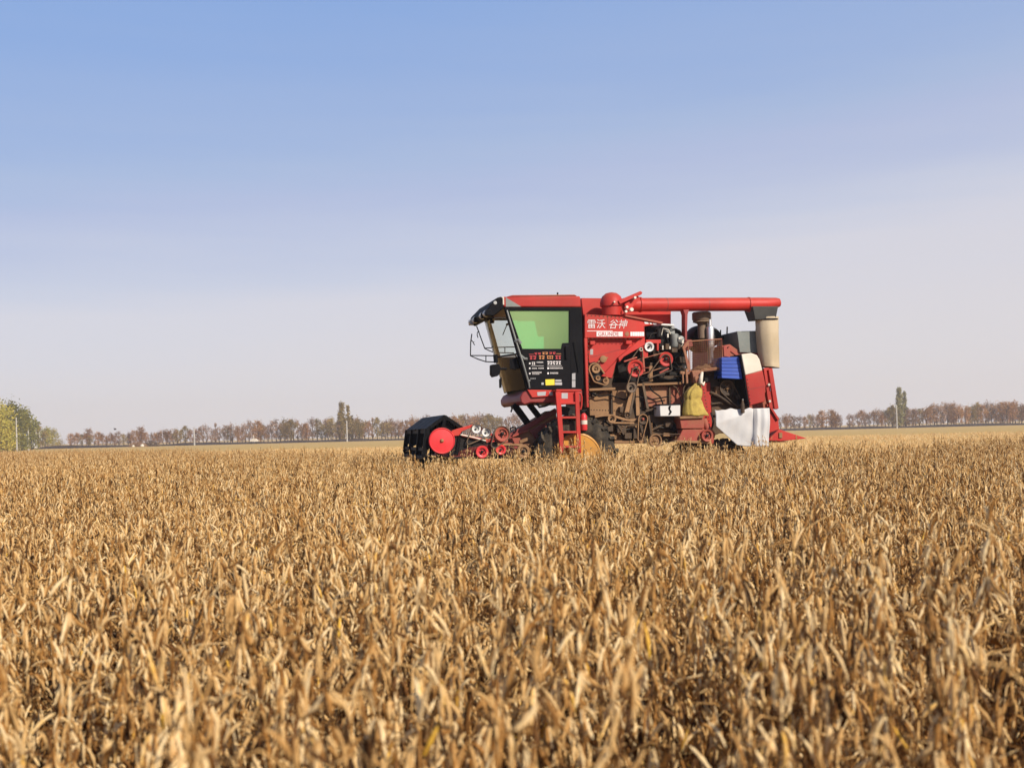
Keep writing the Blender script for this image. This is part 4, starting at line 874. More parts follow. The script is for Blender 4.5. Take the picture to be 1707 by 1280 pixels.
# where the standing crop ends (world xy): the combine works along its far edge
CROP = [(-60, -1), (-60, 74), (-30, 68), (-11, 42), (-2.6, 26.5), (-1.0, 20.5), (4.6, 20.6), (9.5, 23.0), (16, 25.5), (45, 30), (45, -1)]
def in_poly(x, y, poly):
    r = np.zeros(x.shape, bool); n = len(poly)
    for i in range(n):
        x0, y0 = poly[i]; x1, y1 = poly[(i + 1) % n]
        c = ((y0 > y) != (y1 > y)) & (x < (x1 - x0) * (y - y0) / ((y1 - y0) if y1 != y0 else 1e-9) + x0)
        r ^= c
    return r

m_soil = ramp_mat("field_soil", [(.3, (.07, .042, .022)), (.55, (.12, .075, .04)), (.75, (.22, .14, .07))], 2.5, bump=.4)
m_straw = ramp_mat("straw_field", [(.25, (.38, .24, .075)), (.5, (.57, .37, .125)), (.75, (.66, .45, .175))], .35, stretch=(.35, 1.6, 1), bump=.0)
mb = MB(); mb.add([(-2500, -60, 0), (2500, -60, 0), (2500, 3500, 0), (-2500, 3500, 0)], [(0, 1, 2, 3)])
g = link(bpy.data.objects.new("ground", mb.mesh("ground", m_straw))); tag(g, "pale harvested field reaching the horizon", kind='structure')
mb = MB(); mb.add([(x, y, .004) for x, y in CROP], [tuple(range(len(CROP)))])
g2 = link(bpy.data.objects.new("field_soil", mb.mesh("field_soil", m_soil))); tag(g2, "brown soil under the standing crop", kind='structure')

BANK = 285.0
m_bank = ramp_mat("dark_bank", [(.35, (.018, .014, .016)), (.7, (.06, .042, .038))], .6, stretch=(1, 1, 3))
mb = MB()
nx = 120; vs = []; fs = []; rb_ = random.Random(1)
for i in range(nx + 1):
    x = -118 + 430 * i / nx; h = .55 + rb_.uniform(-.12, .12) + .10 * math.sin(i * .7)
    vs += [(x, BANK - 1.5, -.05), (x, BANK, h), (x, BANK + 3.0, h), (x, BANK + 5, -.05)]
for i in range(nx):
    for k in range(3): fs.append((4 * i + k, 4 * i + k + 1, 4 * i + 4 + k + 1, 4 * i + 4 + k))
mb.add(vs, fs)
bk = link(bpy.data.objects.new("embankment", mb.mesh("embankment", m_bank))); tag(bk, "low dark bank along the foot of the distant trees", kind='structure')

# ------------------------------------------------------------------ dry soybean crop
def pod_material():
    m, t, b = nodes("dry_pods")
    at = t.nodes.new("ShaderNodeAttribute"); at.attribute_name = "tint"
    oi = t.nodes.new("ShaderNodeObjectInfo")
    tc = t.nodes.new("ShaderNodeTexCoord"); n = t.nodes.new("ShaderNodeTexNoise"); n.inputs['Scale'].default_value = 70; n.inputs['Detail'].default_value = 3
    t.links.new(tc.outputs['Object'], n.inputs['Vector'])
    a1 = t.nodes.new("ShaderNodeMath"); a1.operation = 'MULTIPLY_ADD'; a1.inputs[1].default_value = .34; t.links.new(oi.outputs['Random'], a1.inputs[0]); t.links.new(at.outputs['Fac'], a1.inputs[2])
    a2 = t.nodes.new("ShaderNodeMath"); a2.operation = 'MULTIPLY_ADD'; a2.inputs[1].default_value = .30; t.links.new(n.outputs[0], a2.inputs[0]); t.links.new(a1.outputs[0], a2.inputs[2])
    a3 = t.nodes.new("ShaderNodeMath"); a3.operation = 'SUBTRACT'; a3.use_clamp = True; a3.inputs[1].default_value = .33; t.links.new(a2.outputs[0], a3.inputs[0])
    r = t.nodes.new("ShaderNodeValToRGB"); el = r.color_ramp.elements
    stops = [(.0, (.045, .022, .010)), (.12, (.15, .065, .020)), (.3, (.40, .19, .050)), (.52, (.67, .415, .165)), (.75, (.90, .68, .37)), (.90, (.80, .46, .11)), (1.0, (.76, .44, .06))]
    el[0].position, el[0].color = 0, (*stops[0][1], 1); el[1].position, el[1].color = 1, (*stops[-1][1], 1)
    for p, c in stops[1:-1]: k = el.new(p); k.color = (*c, 1)
    t.links.new(a3.outputs[0], r.inputs[0]); t.links.new(r.outputs[0], b.inputs['Base Color'])
    b.inputs['Roughness'].default_value = .7; b.inputs['Specular IOR Level'].default_value = .12
    bp = t.nodes.new("ShaderNodeBump"); bp.inputs['Strength'].default_value = .35; bp.inputs['Distance'].default_value = .004
    t.links.new(n.outputs[0], bp.inputs['Height']); t.links.new(bp.outputs[0], b.inputs['Normal'])
    return m
M['pods'] = pod_material()

def pod(mb, p, d, L, curl, r, tint, rng, rings=7, sides=5):
    """one curved bean pod from p, starting along d, curling about a sideways axis"""
    d = d.normalized(); up = Vector((0, 0, 1))
    side = d.cross(up)
    if side.length < .05: side = Vector((rng.uniform(-1, 1), rng.uniform(-1, 1), 0))
    side.normalize(); path = [p.copy()]; rs = [r * .25]
    for i in range(1, rings):
        d = (Matrix.Rotation(curl / (rings - 1), 3, side) @ d).normalized()
        path.append(path[-1] + d * (L / (rings - 1)))
        t = i / (rings - 1)
        rs.append(r * (math.sin(math.pi * (.06 + .88 * t)) ** .65) * (1 + .20 * math.cos(t * 3 * 2 * math.pi + math.pi)) if i < rings - 1 else r * .10)
    mb.tube(path, rs, sides, caps=False)
    mb.t[-rings * sides:] = [tint] * (rings * sides)

def plant_meshes(seed, hmin=.60, hmax=.76):
    r = random.Random(seed); st = MB(); pd = MB()
    def stem(p, d, L, rad, nodes_, depth=0):
        k = 8; path = [p.copy()]; dd = d.normalized()
        for i in range(k):
            dd = (dd + Vector((r.gauss(0, .06), r.gauss(0, .06), .03))).normalized(); path.append(path[-1] + dd * (L / k))
        st.tube(path, [rad * (1 - .72 * i / k) for i in range(k + 1)], 5)
        ts = r.uniform(.10, .36); st.t[-5 * (k + 1):] = [ts] * (5 * (k + 1))
        a0 = r.uniform(0, 6.28)
        for j in range(nodes_):
            t = (.22 if depth == 0 else .30) + (.78 if depth == 0 else .70) * j / max(1, nodes_ - 1)
            q = min(k - 1, int(t * k)); f = t * k - q; pos = path[q].lerp(path[q + 1], min(1, f))
            a = a0 + j * 2.4 + r.uniform(-.5, .5)
            n = r.choice((4, 5, 5, 6, 7)) if t < .93 else r.choice((5, 6, 7))
            if r.random() < .6:      # a dry leaf stalk left behind
                o = Vector((math.cos(a), math.sin(a), r.uniform(.2, 1.0))).normalized(); e = pos + o * r.uniform(.05, .14)
                st.tube([pos, pos.lerp(e, .5) + Vector((0, 0, .01)), e + Vector((0, 0, -.015))], [.0016, .0014, .001], 3); st.t[-9:] = [r.uniform(.2, .6)] * 9
            for c in range(n):
                aa = a + r.uniform(-1.0, 1.0) + (3.14 if c % 2 else 0) * (r.random() < .6)
                el = r.choice((r.uniform(-1.5, -1.1), r.uniform(-1.5, -1.1), r.uniform(-1.5, -1.0), r.uniform(-1.2, -.7), r.uniform(-1.2, -.7), r.uniform(-.8, -.2), r.uniform(1.0, 1.45))) if t < .93 else r.choice((r.uniform(-1.3, -.6), r.uniform(-1.2, -.3), r.uniform(1.1, 1.5)))
                o = Vector((math.cos(aa) * math.cos(el), math.sin(aa) * math.cos(el), math.sin(el)))
                s0 = pos + o * .008
                tint = r.choice((r.uniform(.15, .4), r.uniform(.38, .66), r.uniform(.45, .72), r.uniform(.5, .75)))
                if r.random() < .02: tint = r.uniform(.80, .9)
                if r.random() < .10: tint = r.uniform(.02, .15)
                pod(pd, s0, o, r.choice((r.uniform(.026, .042), r.uniform(.038, .056), r.uniform(.044, .060))), (-r.uniform(.4, 1.0) if -1.15 < el < 0 else r.uniform(-1.1, 1.1)), r.uniform(.0026, .0036), tint, r)
        # a few shrivelled leaf scraps
        for j in range(r.randint(0, 2)):
            t = r.uniform(.3, .9); q = min(k - 1, int(t * k)); pos = path[q] + Vector((r.gauss(0, .03), r.gauss(0, .03), r.gauss(0, .02)))
            a = r.uniform(0, 6.28); w = r.uniform(.006, .013); l = r.uniform(.02, .04)
            u = Vector((math.cos(a), math.sin(a), r.uniform(-.9, .2))); v = Vector((-math.sin(a), math.cos(a), r.uniform(-.4, .4)))
            tt = r.choice((r.uniform(.03, .2), r.uniform(.15, .4), r.uniform(.2, .5)))
            pd.add([pos, pos + u * l * .5 + v * w, pos + u * l + Vector((0, 0, -.01)), pos + u * l * .5 - v * w + Vector((0, 0, .012))], [(0, 1, 2), (0, 2, 3)], tt)
    Hh = r.uniform(hmin, hmax)
    stem(Vector((0, 0, 0)), Vector((r.gauss(0, .05), r.gauss(0, .05), 1)), Hh, .0042, r.randint(11, 14))
    for b in range(r.randint(1, 3)):
        a = r.uniform(0, 6.28)
        stem(Vector((0, 0, r.uniform(.06, .2))), Vector((math.cos(a) * .42, math.sin(a) * .42, 1)), Hh * r.uniform(.55, .78), .003, r.randint(5, 8), 1)
    return st, pd

NV = 14
stem_me, pods_me, protos = [], [], []
for i in range(NV):
    st, pd = plant_meshes(100 + i)
    stem_me.append(st.mesh("stem", M['pods'], 'all', tint=True, recalc=False)); pods_me.append(pd.mesh("pod_sprays", M['pods'], 'all', tint=True, recalc=False))
    both = MB(); both.v = st.v + pd.v; both.f = st.f + [tuple(k + len(st.v) for k in f) for f in pd.f]; both.t = st.t + pd.t
    protos.append(bpy.data.objects.new("soybean_pattern", both.mesh("soybean_pattern", M['pods'], 'all', tint=True, recalc=False)))

rg = np.random.default_rng(11)
def scatter(x0, x1, y0, y1, rowgap, ingap, ang):
    """jittered drill rows across a rectangle"""
    L = math.hypot(x1 - x0, y1 - y0); cx, cy = (x0 + x1) / 2, (y0 + y1) / 2
    a = np.arange(-L / 2, L / 2, ingap); b = np.arange(-L / 2, L / 2, rowgap)
    u, v = np.meshgrid(a, b); u = u.ravel() + rg.normal(0, ingap * .45, u.size); v = v.ravel() + rg.normal(0, rowgap * .26, v.size)
    x = cx + u * math.cos(ang) - v * math.sin(ang); y = cy + u * math.sin(ang) + v * math.cos(ang)
    k = (x > x0) & (x < x1) & (y > y0) & (y < y1); return x[k], y[k]
def wedge(x, y, m=1.0, s=.56): return (np.abs(x) < s * y + m) & (y > -.3)

nx_, ny_ = scatter(-14, 14, -.5, 16, .185, .115, PSI + .04)
fx_, fy_ = scatter(-44, 30, 16, 74, .25, .145, PSI + .04)
px_ = np.concatenate([nx_, fx_]); py_ = np.concatenate([ny_, fy_])
ok = in_poly(px_, py_, CROP) & wedge(px_, py_, 1.3)
dist = np.hypot(px_, py_); ok &= dist > .80
# the strip the machine stands in, and its cut swath behind
lx = (px_ - O.x) * EX.x + (py_ - O.y) * EX.y; ly = (px_ - O.x) * EY.x + (py_ - O.y) * EY.y
x_head = A(230, 1100, -.45)[0]
ok &= ~((lx > x_head - .1) & (ly > np.where(lx < -1.2, -.5, -.18)) & (ly < 2.6) & (lx < 7))
px_, py_ = px_[ok], py_[ok]; dist = np.hypot(px_, py_)
# patchy stand height across the field
hgt = 1 + .05 * np.sin(px_ * .9 + 1.3 * np.sin(py_ * .35)) + .05 * np.sin(py_ * .8 + px_ * .25) + rg.normal(0, .055, px_.size)
hgt *= 1 - rg.uniform(.06, .30, px_.size) * (rg.random(px_.size) < .28)
lx, ly = lx[ok], ly[ok]
hgt *= 1 + .11 * np.exp(-((ly + 1.0) / .75) ** 2) * ((lx > -4.5) & (lx < 4.5))   # the uncut edge stands tall beside the machine
rotz = rg.uniform(0, 6.283, px_.size); rx = rg.normal(0, .07, px_.size); ry = rg.normal(0, .07, px_.size)
var = rg.integers(0, NV, px_.size)
inview = (np.abs(px_) < .47 * py_ + .1) & (py_ > 1.05)
near = np.argsort(np.where(inview, dist, 1e9))[:300]
isn = np.zeros(px_.size, bool); isn[near] = True
PLANT_LABEL = "dry tan soybean plant with hanging pods in the nearest part of the field"
first = {}
for i in near:
    v = int(var[i])
    if v not in first:
        o = link(bpy.data.objects.new("soybean_plant", None)); o.empty_display_size = .1
        first[v] = (o, link(bpy.data.objects.new("stem", stem_me[v]), o), link(bpy.data.objects.new("pod_sprays", pods_me[v]), o))
        tag(o, PLANT_LABEL, "soybean plant", "soybean plants nearest the camera")
    else:
        o = first[v][0].copy(); COL.objects.link(o)
        for ch in first[v][1:]:
            c = ch.copy(); c.parent = o; COL.objects.link(c)
    o.location = (px_[i], py_[i], 0); o.rotation_euler = (rx[i], ry[i], rotz[i]); o.scale = (1, 1, hgt[i])

def gn_scatter(name, pts, rot, scl, idx, patterns):
    """one object: a vertex per plant, the pattern meshes instanced on them by a geometry node tree"""
    me = bpy.data.meshes.new(name); me.vertices.add(len(pts)); me.vertices.foreach_set("co", np.asarray(pts, np.float32).ravel())
    for nm, ty, key, data in (("rot", 'FLOAT_VECTOR', "vector", rot), ("scl", 'FLOAT_VECTOR', "vector", scl)):
        a = me.attributes.new(nm, ty, 'POINT'); a.data.foreach_set(key, np.asarray(data, np.float32).ravel())
    a = me.attributes.new("idx", 'INT', 'POINT'); a.data.foreach_set("value", np.asarray(idx, np.int32))
    o = link(bpy.data.objects.new(name, me))
    ng = bpy.data.node_groups.new(name, 'GeometryNodeTree')
    ng.interface.new_socket("Geometry", in_out='INPUT', socket_type='NodeSocketGeometry'); ng.interface.new_socket("Geometry", in_out='OUTPUT', socket_type='NodeSocketGeometry')
    N = ng.nodes; Lk = ng.links
    gi = N.new("NodeGroupInput"); go = N.new("NodeGroupOutput"); iop = N.new("GeometryNodeInstanceOnPoints"); g2i = N.new("GeometryNodeGeometryToInstance")
    for p in patterns:
        oi = N.new("GeometryNodeObjectInfo"); oi.inputs['Object'].default_value = p; oi.transform_space = 'ORIGINAL'
        Lk.new(oi.outputs['Geometry'], g2i.inputs[0])
    def attr(nm, ty):
        n = N.new("GeometryNodeInputNamedAttribute"); n.data_type = ty; n.inputs['Name'].default_value = nm
        return n.outputs['Attribute']
    Lk.new(gi.outputs[0], iop.inputs['Points']); Lk.new(g2i.outputs[0], iop.inputs['Instance'])
    iop.inputs['Pick Instance'].default_value = True
    Lk.new(attr("idx", 'INT'), iop.inputs['Instance Index']); Lk.new(attr("scl", 'FLOAT_VECTOR'), iop.inputs['Scale'])
    e2r = N.new("FunctionNodeEulerToRotation"); Lk.new(attr("rot", 'FLOAT_VECTOR'), e2r.inputs[0]); Lk.new(e2r.outputs[0], iop.inputs['Rotation'])
    Lk.new(iop.outputs[0], go.inputs[0])
    md = o.modifiers.new("scatter", 'NODES'); md.node_group = ng
    return o
k = ~isn
crop = gn_scatter("soybean_crop", np.stack([px_[k], py_[k], np.zeros(k.sum())], 1), np.stack([rx[k], ry[k], rotz[k]], 1), np.stack([np.ones(k.sum()), np.ones(k.sum()), hgt[k]], 1), var[k], protos)
tag(crop, "dense dry brown soybean crop filling the field", kind='stuff')
print("crop", k.sum(), "faces per plant", [len(p.data.polygons) for p in protos])

# straw stubble on the harvested strip beyond
def tuft(seed):
    r = random.Random(seed); m = MB()
    for i in range(14):
        a = r.uniform(0, 6.28); b = Vector((r.gauss(0, .10), r.gauss(0, .10), 0)); l = r.uniform(.06, .20)
        d = Vector((math.cos(a) * r.uniform(.1, 1.3), math.sin(a) * r.uniform(.1, 1.3), 1)).normalized()
        s = Vector((-math.sin(a), math.cos(a), 0)) * .006
        m.add([b - s, b + s, b + d * l + s * .4, b + d * l - s * .4], [(0, 1, 2, 3)], r.uniform(.45, .8))
    return bpy.data.objects.new("stubble_pattern", m.mesh("stubble_pattern", M['pods'], tint=True, recalc=False))
tufts = [tuft(40 + i) for i in range(4)]
n = 26000
sy = 19 + 90 * rg.random(n) ** 1.5; sx = (rg.random(n) * 2 - 1) * (.5 * sy + 3)
slx = (sx - O.x) * EX.x + (sy - O.y) * EX.y; sly = (sx - O.x) * EY.x + (sy - O.y) * EY.y
k2 = ~in_poly(sx, sy, CROP) & ~((slx > -2.2) & (slx < 3.8) & (sly > -.3) & (sly < 1.9))
sx, sy = sx[k2], sy[k2]
stb = gn_scatter("stubble", np.stack([sx, sy, np.zeros(sx.size)], 1), np.stack([np.zeros(sx.size), np.zeros(sx.size), rg.uniform(0, 6.28, sx.size)], 1), np.repeat(rg.uniform(.7, 1.3, sx.size)[:, None], 3, 1), rg.integers(0, 4, sx.size), tufts)
tag(stb, "cut straw stubble on the pale strip behind the machine", kind='stuff')

# ------------------------------------------------------------------ trees
def leaf_mat(name, c0, c1, c2):
    m, t, b = nodes(name)
    at = t.nodes.new("ShaderNodeAttribute"); at.attribute_name = "tint"
    oi = t.nodes.new("ShaderNodeObjectInfo")
    a1 = t.nodes.new("ShaderNodeMath"); a1.operation = 'MULTIPLY_ADD'; a1.inputs[1].default_value = .5; t.links.new(oi.outputs['Random'], a1.inputs[0]); t.links.new(at.outputs['Fac'], a1.inputs[2])
    a3 = t.nodes.new("ShaderNodeMath"); a3.operation = 'SUBTRACT'; a3.use_clamp = True; a3.inputs[1].default_value = .25; t.links.new(a1.outputs[0], a3.inputs[0])
    r = t.nodes.new("ShaderNodeValToRGB"); el = r.color_ramp.elements
    el[0].position, el[0].color = 0.0, (*c0, 1); el[1].position, el[1].color = 1.0, (*c2, 1); k = el.new(.5); k.color = (*c1, 1)
    t.links.new(a3.outputs[0], r.inputs[0]); t.links.new(r.outputs[0], b.inputs['Base Color'])
    b.inputs['Roughness'].default_value = .8; b.inputs['Specular IOR Level'].default_value = .15
    tl = t.nodes.new("ShaderNodeBsdfTranslucent"); mx = t.nodes.new("ShaderNodeMixShader"); mx.inputs[0].default_value = .4
    t.links.new(r.outputs[0], tl.inputs[0]); t.links.new(b.outputs[0], mx.inputs[1]); t.links.new(tl.outputs[0], mx.inputs[2])
    t.links.new(mx.outputs[0], t.nodes["Material Output"].inputs['Surface'])
    return m
L_rus = leaf_mat("russet_leaves", (.25, .125, .05), (.44, .22, .085), (.56, .31, .12))
L_olv = leaf_mat("olive_leaves", (.20, .14, .045), (.34, .24, .075), (.46, .32, .11))
L_gry = leaf_mat("bare_twigs", (.30, .18, .11), (.42, .26, .165), (.50, .32, .21))
L_grn = leaf_mat("yellow_green_leaves", (.20, .18, .035), (.42, .37, .07), (.62, .50, .11))
L_dgr = leaf_mat("dark_green_leaves", (.13, .13, .035), (.27, .26, .065), (.44, .40, .10))
L_pop = leaf_mat("poplar_leaves", (.17, .155, .06), (.30, .27, .10), (.42, .37, .15))
M['bark'] = ramp_mat("bark", [(.3, (.05, .04, .035)), (.7, (.11, .09, .075))], 6)
M['bark_pale'] = ramp_mat("pale_bark", [(.3, (.18, .16, .14)), (.7, (.32, .29, .26))], 6)

def trunk_mesh(h, r, seed, mat, splits=5, sway=.04):
    q = random.Random(seed); m = MB()
    path = [Vector((q.gauss(0, sway * h / 6) * i, q.gauss(0, sway * h / 6) * i, h * i / 6)) for i in range(7)]; path[0] = Vector((0, 0, -.1))
    m.tube(path, [r * (1.15 - .9 * i / 6) for i in range(7)], 7)
    for k in range(splits):
        i = q.randint(2, 5); a = q.uniform(0, 6.28); l = h * q.uniform(.2, .38)
        d = Vector((math.cos(a) * .6, math.sin(a) * .6, 1)).normalized()
        m.tube([path[i], path[i] + d * l * .5, path[i] + d * l + Vector((0, 0, l * .2))], [r * .5, r * .3, r * .08], 5)
    return m.mesh("trunk", mat, 'all')
def crown_mesh(h, w, z0, n, size, seed, mat, shape='round', twigs=0):
    """leaf-sized faces in clumps through the crown's volume"""
    q = random.Random(seed); m = MB(); cl = []
    nc = max(8, n // 22)
    for i in range(nc):
        t = q.random() ** (.8 if shape != 'column' else 1)
        if shape == 'round': env = math.sin(math.pi * (.12 + .80 * t)) ** .7
        elif shape == 'column': env = (math.sin(math.pi * (.10 + .88 * t)) ** .6) * (1 - .5 * t)
        else: env = .35 + .65 * math.sin(math.pi * (.15 + .6 * t))
        a = q.uniform(0, 6.28); rr = w * env * math.sqrt(q.random()) * q.uniform(.8, 1.12)
        cl.append((Vector((rr * math.cos(a), rr * math.sin(a), z0 + (h - z0) * t)), q.uniform(.6, 1.3), q.uniform(.15, .85)))
    for i in range(n):
        c, s, ti = q.choice(cl); g = w * .20 * s
        p = c + Vector((q.gauss(0, g), q.gauss(0, g), q.gauss(0, g * 1.1)))
        u = Vector((q.gauss(0, 1), q.gauss(0, 1), q.gauss(0, .8))).normalized(); v = u.orthogonal().normalized(); sz = size * q.uniform(.6, 1.4)
        m.add([p - u * sz, p + v * sz * .6, p + u * sz, p - v * sz * .6], [(0, 1, 2, 3)], min(1, max(0, ti + q.uniform(-.15, .15))))
    for i in range(twigs):
        c, s, ti = q.choice(cl); b = Vector((c.x * .35, c.y * .35, max(z0 * .7, c.z - (h - z0) * .25))); e = c + Vector((0, 0, (h - z0) * q.uniform(.02, .14)))
        sd = Vector((q.gauss(0, 1), q.gauss(0, 1), 0)).normalized() * size * .28
        m.add([b - sd, b + sd, e + sd * .2, e - sd * .2], [(0, 1, 2, 3)], ti)
    return m.mesh("crown", mat, recalc=False, tint=True)

def make_tree(name, cat, tm, cm, loc, rz, s, label, group=None):
    t = link(bpy.data.objects.new(name, None)); link(bpy.data.objects.new("trunk", tm), t); link(bpy.data.objects.new("crown", cm), t)
    e = t; e.location = loc; e.rotation_euler = (0, 0, rz); e.scale = s; tag(e, label, cat, group); return e
def copy_tree(src, loc, rz, s, label, group=None):
    t = src.copy(); COL.objects.link(t)
    for ch in src.children:
        c = ch.copy(); c.parent = t; COL.objects.link(c)
    t.location = loc; t.rotation_euler = (0, 0, rz); t.scale = s; t["label"] = label
    if group: t["group"] = group
    elif "group" in t: del t["group"]
    return t

KINDS_ = {}
def row_kind(key, leaf, n, twigs, bark, w=.30, z0=.22, size=.030, shape='round'):
    KINDS_[key] = [(trunk_mesh(.75, .022, 60 + i, bark, 0 if shape == 'column' else 5), crown_mesh(1.0, w, z0, n, size, 500 + i * 7 + len(key), leaf, shape, twigs)) for i in range(4)]
row_kind('russet', L_rus, 800, 120, M['bark']); row_kind('olive', L_olv, 700, 110, M['bark'], w=.27)
row_kind('bare', L_gry, 420, 330, M['bark'], w=.28, z0=.24); row_kind('slim', L_gry, 240, 240, M['bark_pale'], w=.12, z0=.16, shape='column')
NAMES = dict(russet=("russet_tree", "russet brown leafy tree"), olive=("olive_tree", "olive yellow leafy tree"), bare=("bare_tree", "thin grey-brown almost leafless tree"), slim=("slim_tree", "narrow upright bare tree"))
srcs = {}
rt = random.Random(21)
def row_tree(key, px, hpx, Y, side):
    tm, cm = KINDS_[key][rt.randrange(4)]
    p = at_depth(px, HZ - (px - W / 2) * math.tan(ROLL), Y); h = hpx / FPX * Y; wv = rt.uniform(.85, 1.25)
    if key == 'slim': wv = 1
    s = (h * wv, h * wv, h); loc = (p.x, Y, 0); rz = rt.uniform(0, 6.28)
    lab = "%s in the distant tree row %s the combine harvester" % (NAMES[key][1], side)
    grp = "%ss in the distant row %s the machine" % (NAMES[key][1].split()[-1] if False else NAMES[key][1], side)
    kk = (key, id(tm))
    if kk in srcs: copy_tree(srcs[kk], loc, rz, s, lab, grp)
    else: srcs[kk] = make_tree(NAMES[key][0], "tree", tm, cm, loc, rz, s, lab, grp)
x = 118.0
while x < 866:
    t = x / 866
    base = 22 + 12 * min(1, max(0, (x - 200) / 250))
    w_r = .42 - .22 * t; key = rt.choices(('russet', 'olive', 'bare', 'slim'), (w_r, .22 + .12 * t, .36 + .16 * t, .10))[0]
    h = base * rt.uniform(.82, 1.12) * (1.0 if key != 'slim' else 1.1) * (1.05 if key == 'bare' else 1)
    row_tree(key, x, h, 296 + rt.uniform(-5, 9), "ahead of")
    x += rt.uniform(3.8, 8.2)
for px, key, h in ((148, 'russet', 30), (235, 'russet', 31), (430, 'russet', 36), (475, 'olive', 38), (486, 'olive', 36), (552, 'olive', 38), (600, 'olive', 36)):
    row_tree(key, px, h, 292, "ahead of")
x = 1262.0
while x < 1730:
    t = (x - 1262) / 460
    gap = 1402 < x < 1414
    base = 23 + 12 * min(1, max(0, (x - 1400) / 160))
    key = rt.choices(('russet', 'olive', 'bare', 'slim'), (.36, .12, .46, .06))[0]
    h = base * rt.uniform(.85, 1.1) * (1.06 if key == 'bare' else 1)
    if not gap: row_tree(key, x, h, 296 + rt.uniform(-5, 9), "behind")
    x += rt.uniform(3.8, 7.5) if x > 1440 else rt.uniform(5.5, 10)
for px, key, h in ((1371, 'russet', 30), (1386, 'russet', 31), (1393, 'russet', 28), (1311, 'russet', 27), (1490, 'olive', 36)):
    row_tree(key, px, h, 292, "behind")

def px_tree(name, cat, leaf, px, top, Y, wpx, n, label, shape, z0=.1, size=.03, bark='bark', twigs=30, seed=1, group=None):
    hy = HZ - (px - W / 2) * math.tan(ROLL); p = at_depth(px, hy, Y); h = (hy - top - (7 if shape == 'round' and wpx > 18 else 2)) / FPX * Y + CAMZ; w = wpx / 2 / FPX * Y / h
    return make_tree(name, cat, trunk_mesh(.8, .02, seed, M[bark], 0 if shape == 'column' else 5), crown_mesh(1.0, w, z0, n, size, seed, leaf, shape, twigs), (p.x, Y, 0), seed * 1.3, (h, h, h), label, group)
px_tree("poplar_tree", "tree", L_olv, 570, 671, 294, 17, 3000, "tallest slender poplar rising above the distant tree row, pole in front", 'column', .08, .022, seed=11)
px_tree("poplar_tree", "tree", L_olv, 581, 675, 297, 12, 1500, "shorter thin poplar close against the tall slender poplar, grey pole in front", 'column', .12, .022, seed=12)
px_tree("poplar_tree", "tree", L_olv, 587, 690, 298, 10, 700, "lowest wispy poplar on the outer flank of the poplar clump", 'column', .12, .022, seed=13)
px_tree("poplar_tree", "tree", L_pop, 1500, 646, 294, 16, 3000, "tall dark green poplar behind the white pole on the combine's rear side", 'column', .08, .020, seed=14)
px_tree("poplar_tree", "tree", L_pop, 1509, 651, 297, 11, 1400, "thinner wispy poplar touching the tall dark green poplar by the white pole", 'column', .1, .020, seed=15)
px_tree("pine_tree", "tree", L_dgr, 1488, 676, 299, 10, 420, "small dark round-topped tree beside the tall dark green poplar", 'round', .2, .03, seed=16)

# the big green trees at the field's corner, receding
big = [(-22, 664, 178, 74, L_grn, "yellow-green broad tree at the very corner of the field, cut by the frame edge"),
       (4, 672, 186, 46, L_grn, "tall yellow-green tree behind the nearest white pole"),
       (22, 668, 212, 40, L_dgr, "tall dark green tree with the highest crown top near the poles"),
       (37, 677, 228, 34, L_dgr, "dark green tree standing between the first two white poles"),
       (52, 690, 252, 30, L_dgr, "dark green middle tree of the corner stand, behind the pole row"),
       (63, 701, 278, 26, L_olv, "olive tree behind the thin third white pole"),
       (76, 708, 300, 26, L_grn, "small yellow-green tree above the brown bush"),
       (88, 710, 318, 24, L_grn, "round yellow-green tree at the low end of the corner stand"),
       (100, 727, 330, 20, L_olv, "lowest olive tree ending the corner stand"),
       (12, 700, 190, 40, L_grn, "low bushy yellow-green tree at the foot of the corner stand")]
for i, (px, top, Y, wpx, lf, lab) in enumerate(big):
    px_tree("broad_tree", "tree", lf, px, top, Y, wpx * 1.05, 2200 if Y < 240 else 1300, lab, 'round', .02, .026 if Y < 240 else .034, twigs=20, seed=30 + i, group="green trees of the corner stand")
px_tree("bush", "bush", L_gry, 78, 735, 292, 22, 420, "dark brown bare bush at the foot of the yellow-green trees", 'round', .02, .07, seed=51)
px_tree("bush", "bush", L_rus, 92, 737, 300, 24, 420, "reddish brown bush next to the lowest olive tree", 'round', .02, .07, seed=52)

# ------------------------------------------------------------------ poles, carts, heaps, bird
def pole(px, top, Y, r, label):
    hy = HZ - (px - W / 2) * math.tan(ROLL); p = at_depth(px, hy, Y); h = (hy - top) / FPX * Y + CAMZ
    m = MB(); m.tube([(0, 0, -.2), (0, 0, h * .5), (0, 0, h)], [r, r * .85, r * .65], 10)
    o = part("utility_pole", m, M['concrete'], None); o.location = (p.x, Y, 0); tag(o, label, "utility pole", "pale utility poles along the field edge")
    m = MB(); m.tube([(0, 0, h - .05), (0, 0, h + .12)], [r * .3, r * .2], 6); part("pole_cap", m, M['grey'], o)
    return o
for a in ((28, 696, 182, .13, "nearest and tallest pale pole in front of the green corner trees"),
          (47.5, 704, 236, .17, "second pale pole of the row by the green trees, white van at its foot"),
          (60.5, 712, 272, .14, "third bright thin pole of the row by the green trees"),
          (66.5, 713, 286, .15, "fourth pole of the row, close beside the third"),
          (71, 717, 300, .16, "fifth pole of the row, in front of the brown bush"),
          (78, 720, 318, .14, "faint last pole of the row by the green trees"),
          (324, 714, 281, .20, "lone pale pole in front of the russet trees far ahead of the machine"),
          (578.5, 701, 281, .20, "pale pole in front of the poplar clump"),
          (1495, 676, 281, .20, "pale pole in front of the tall dark green poplar")):
    pole(*a)

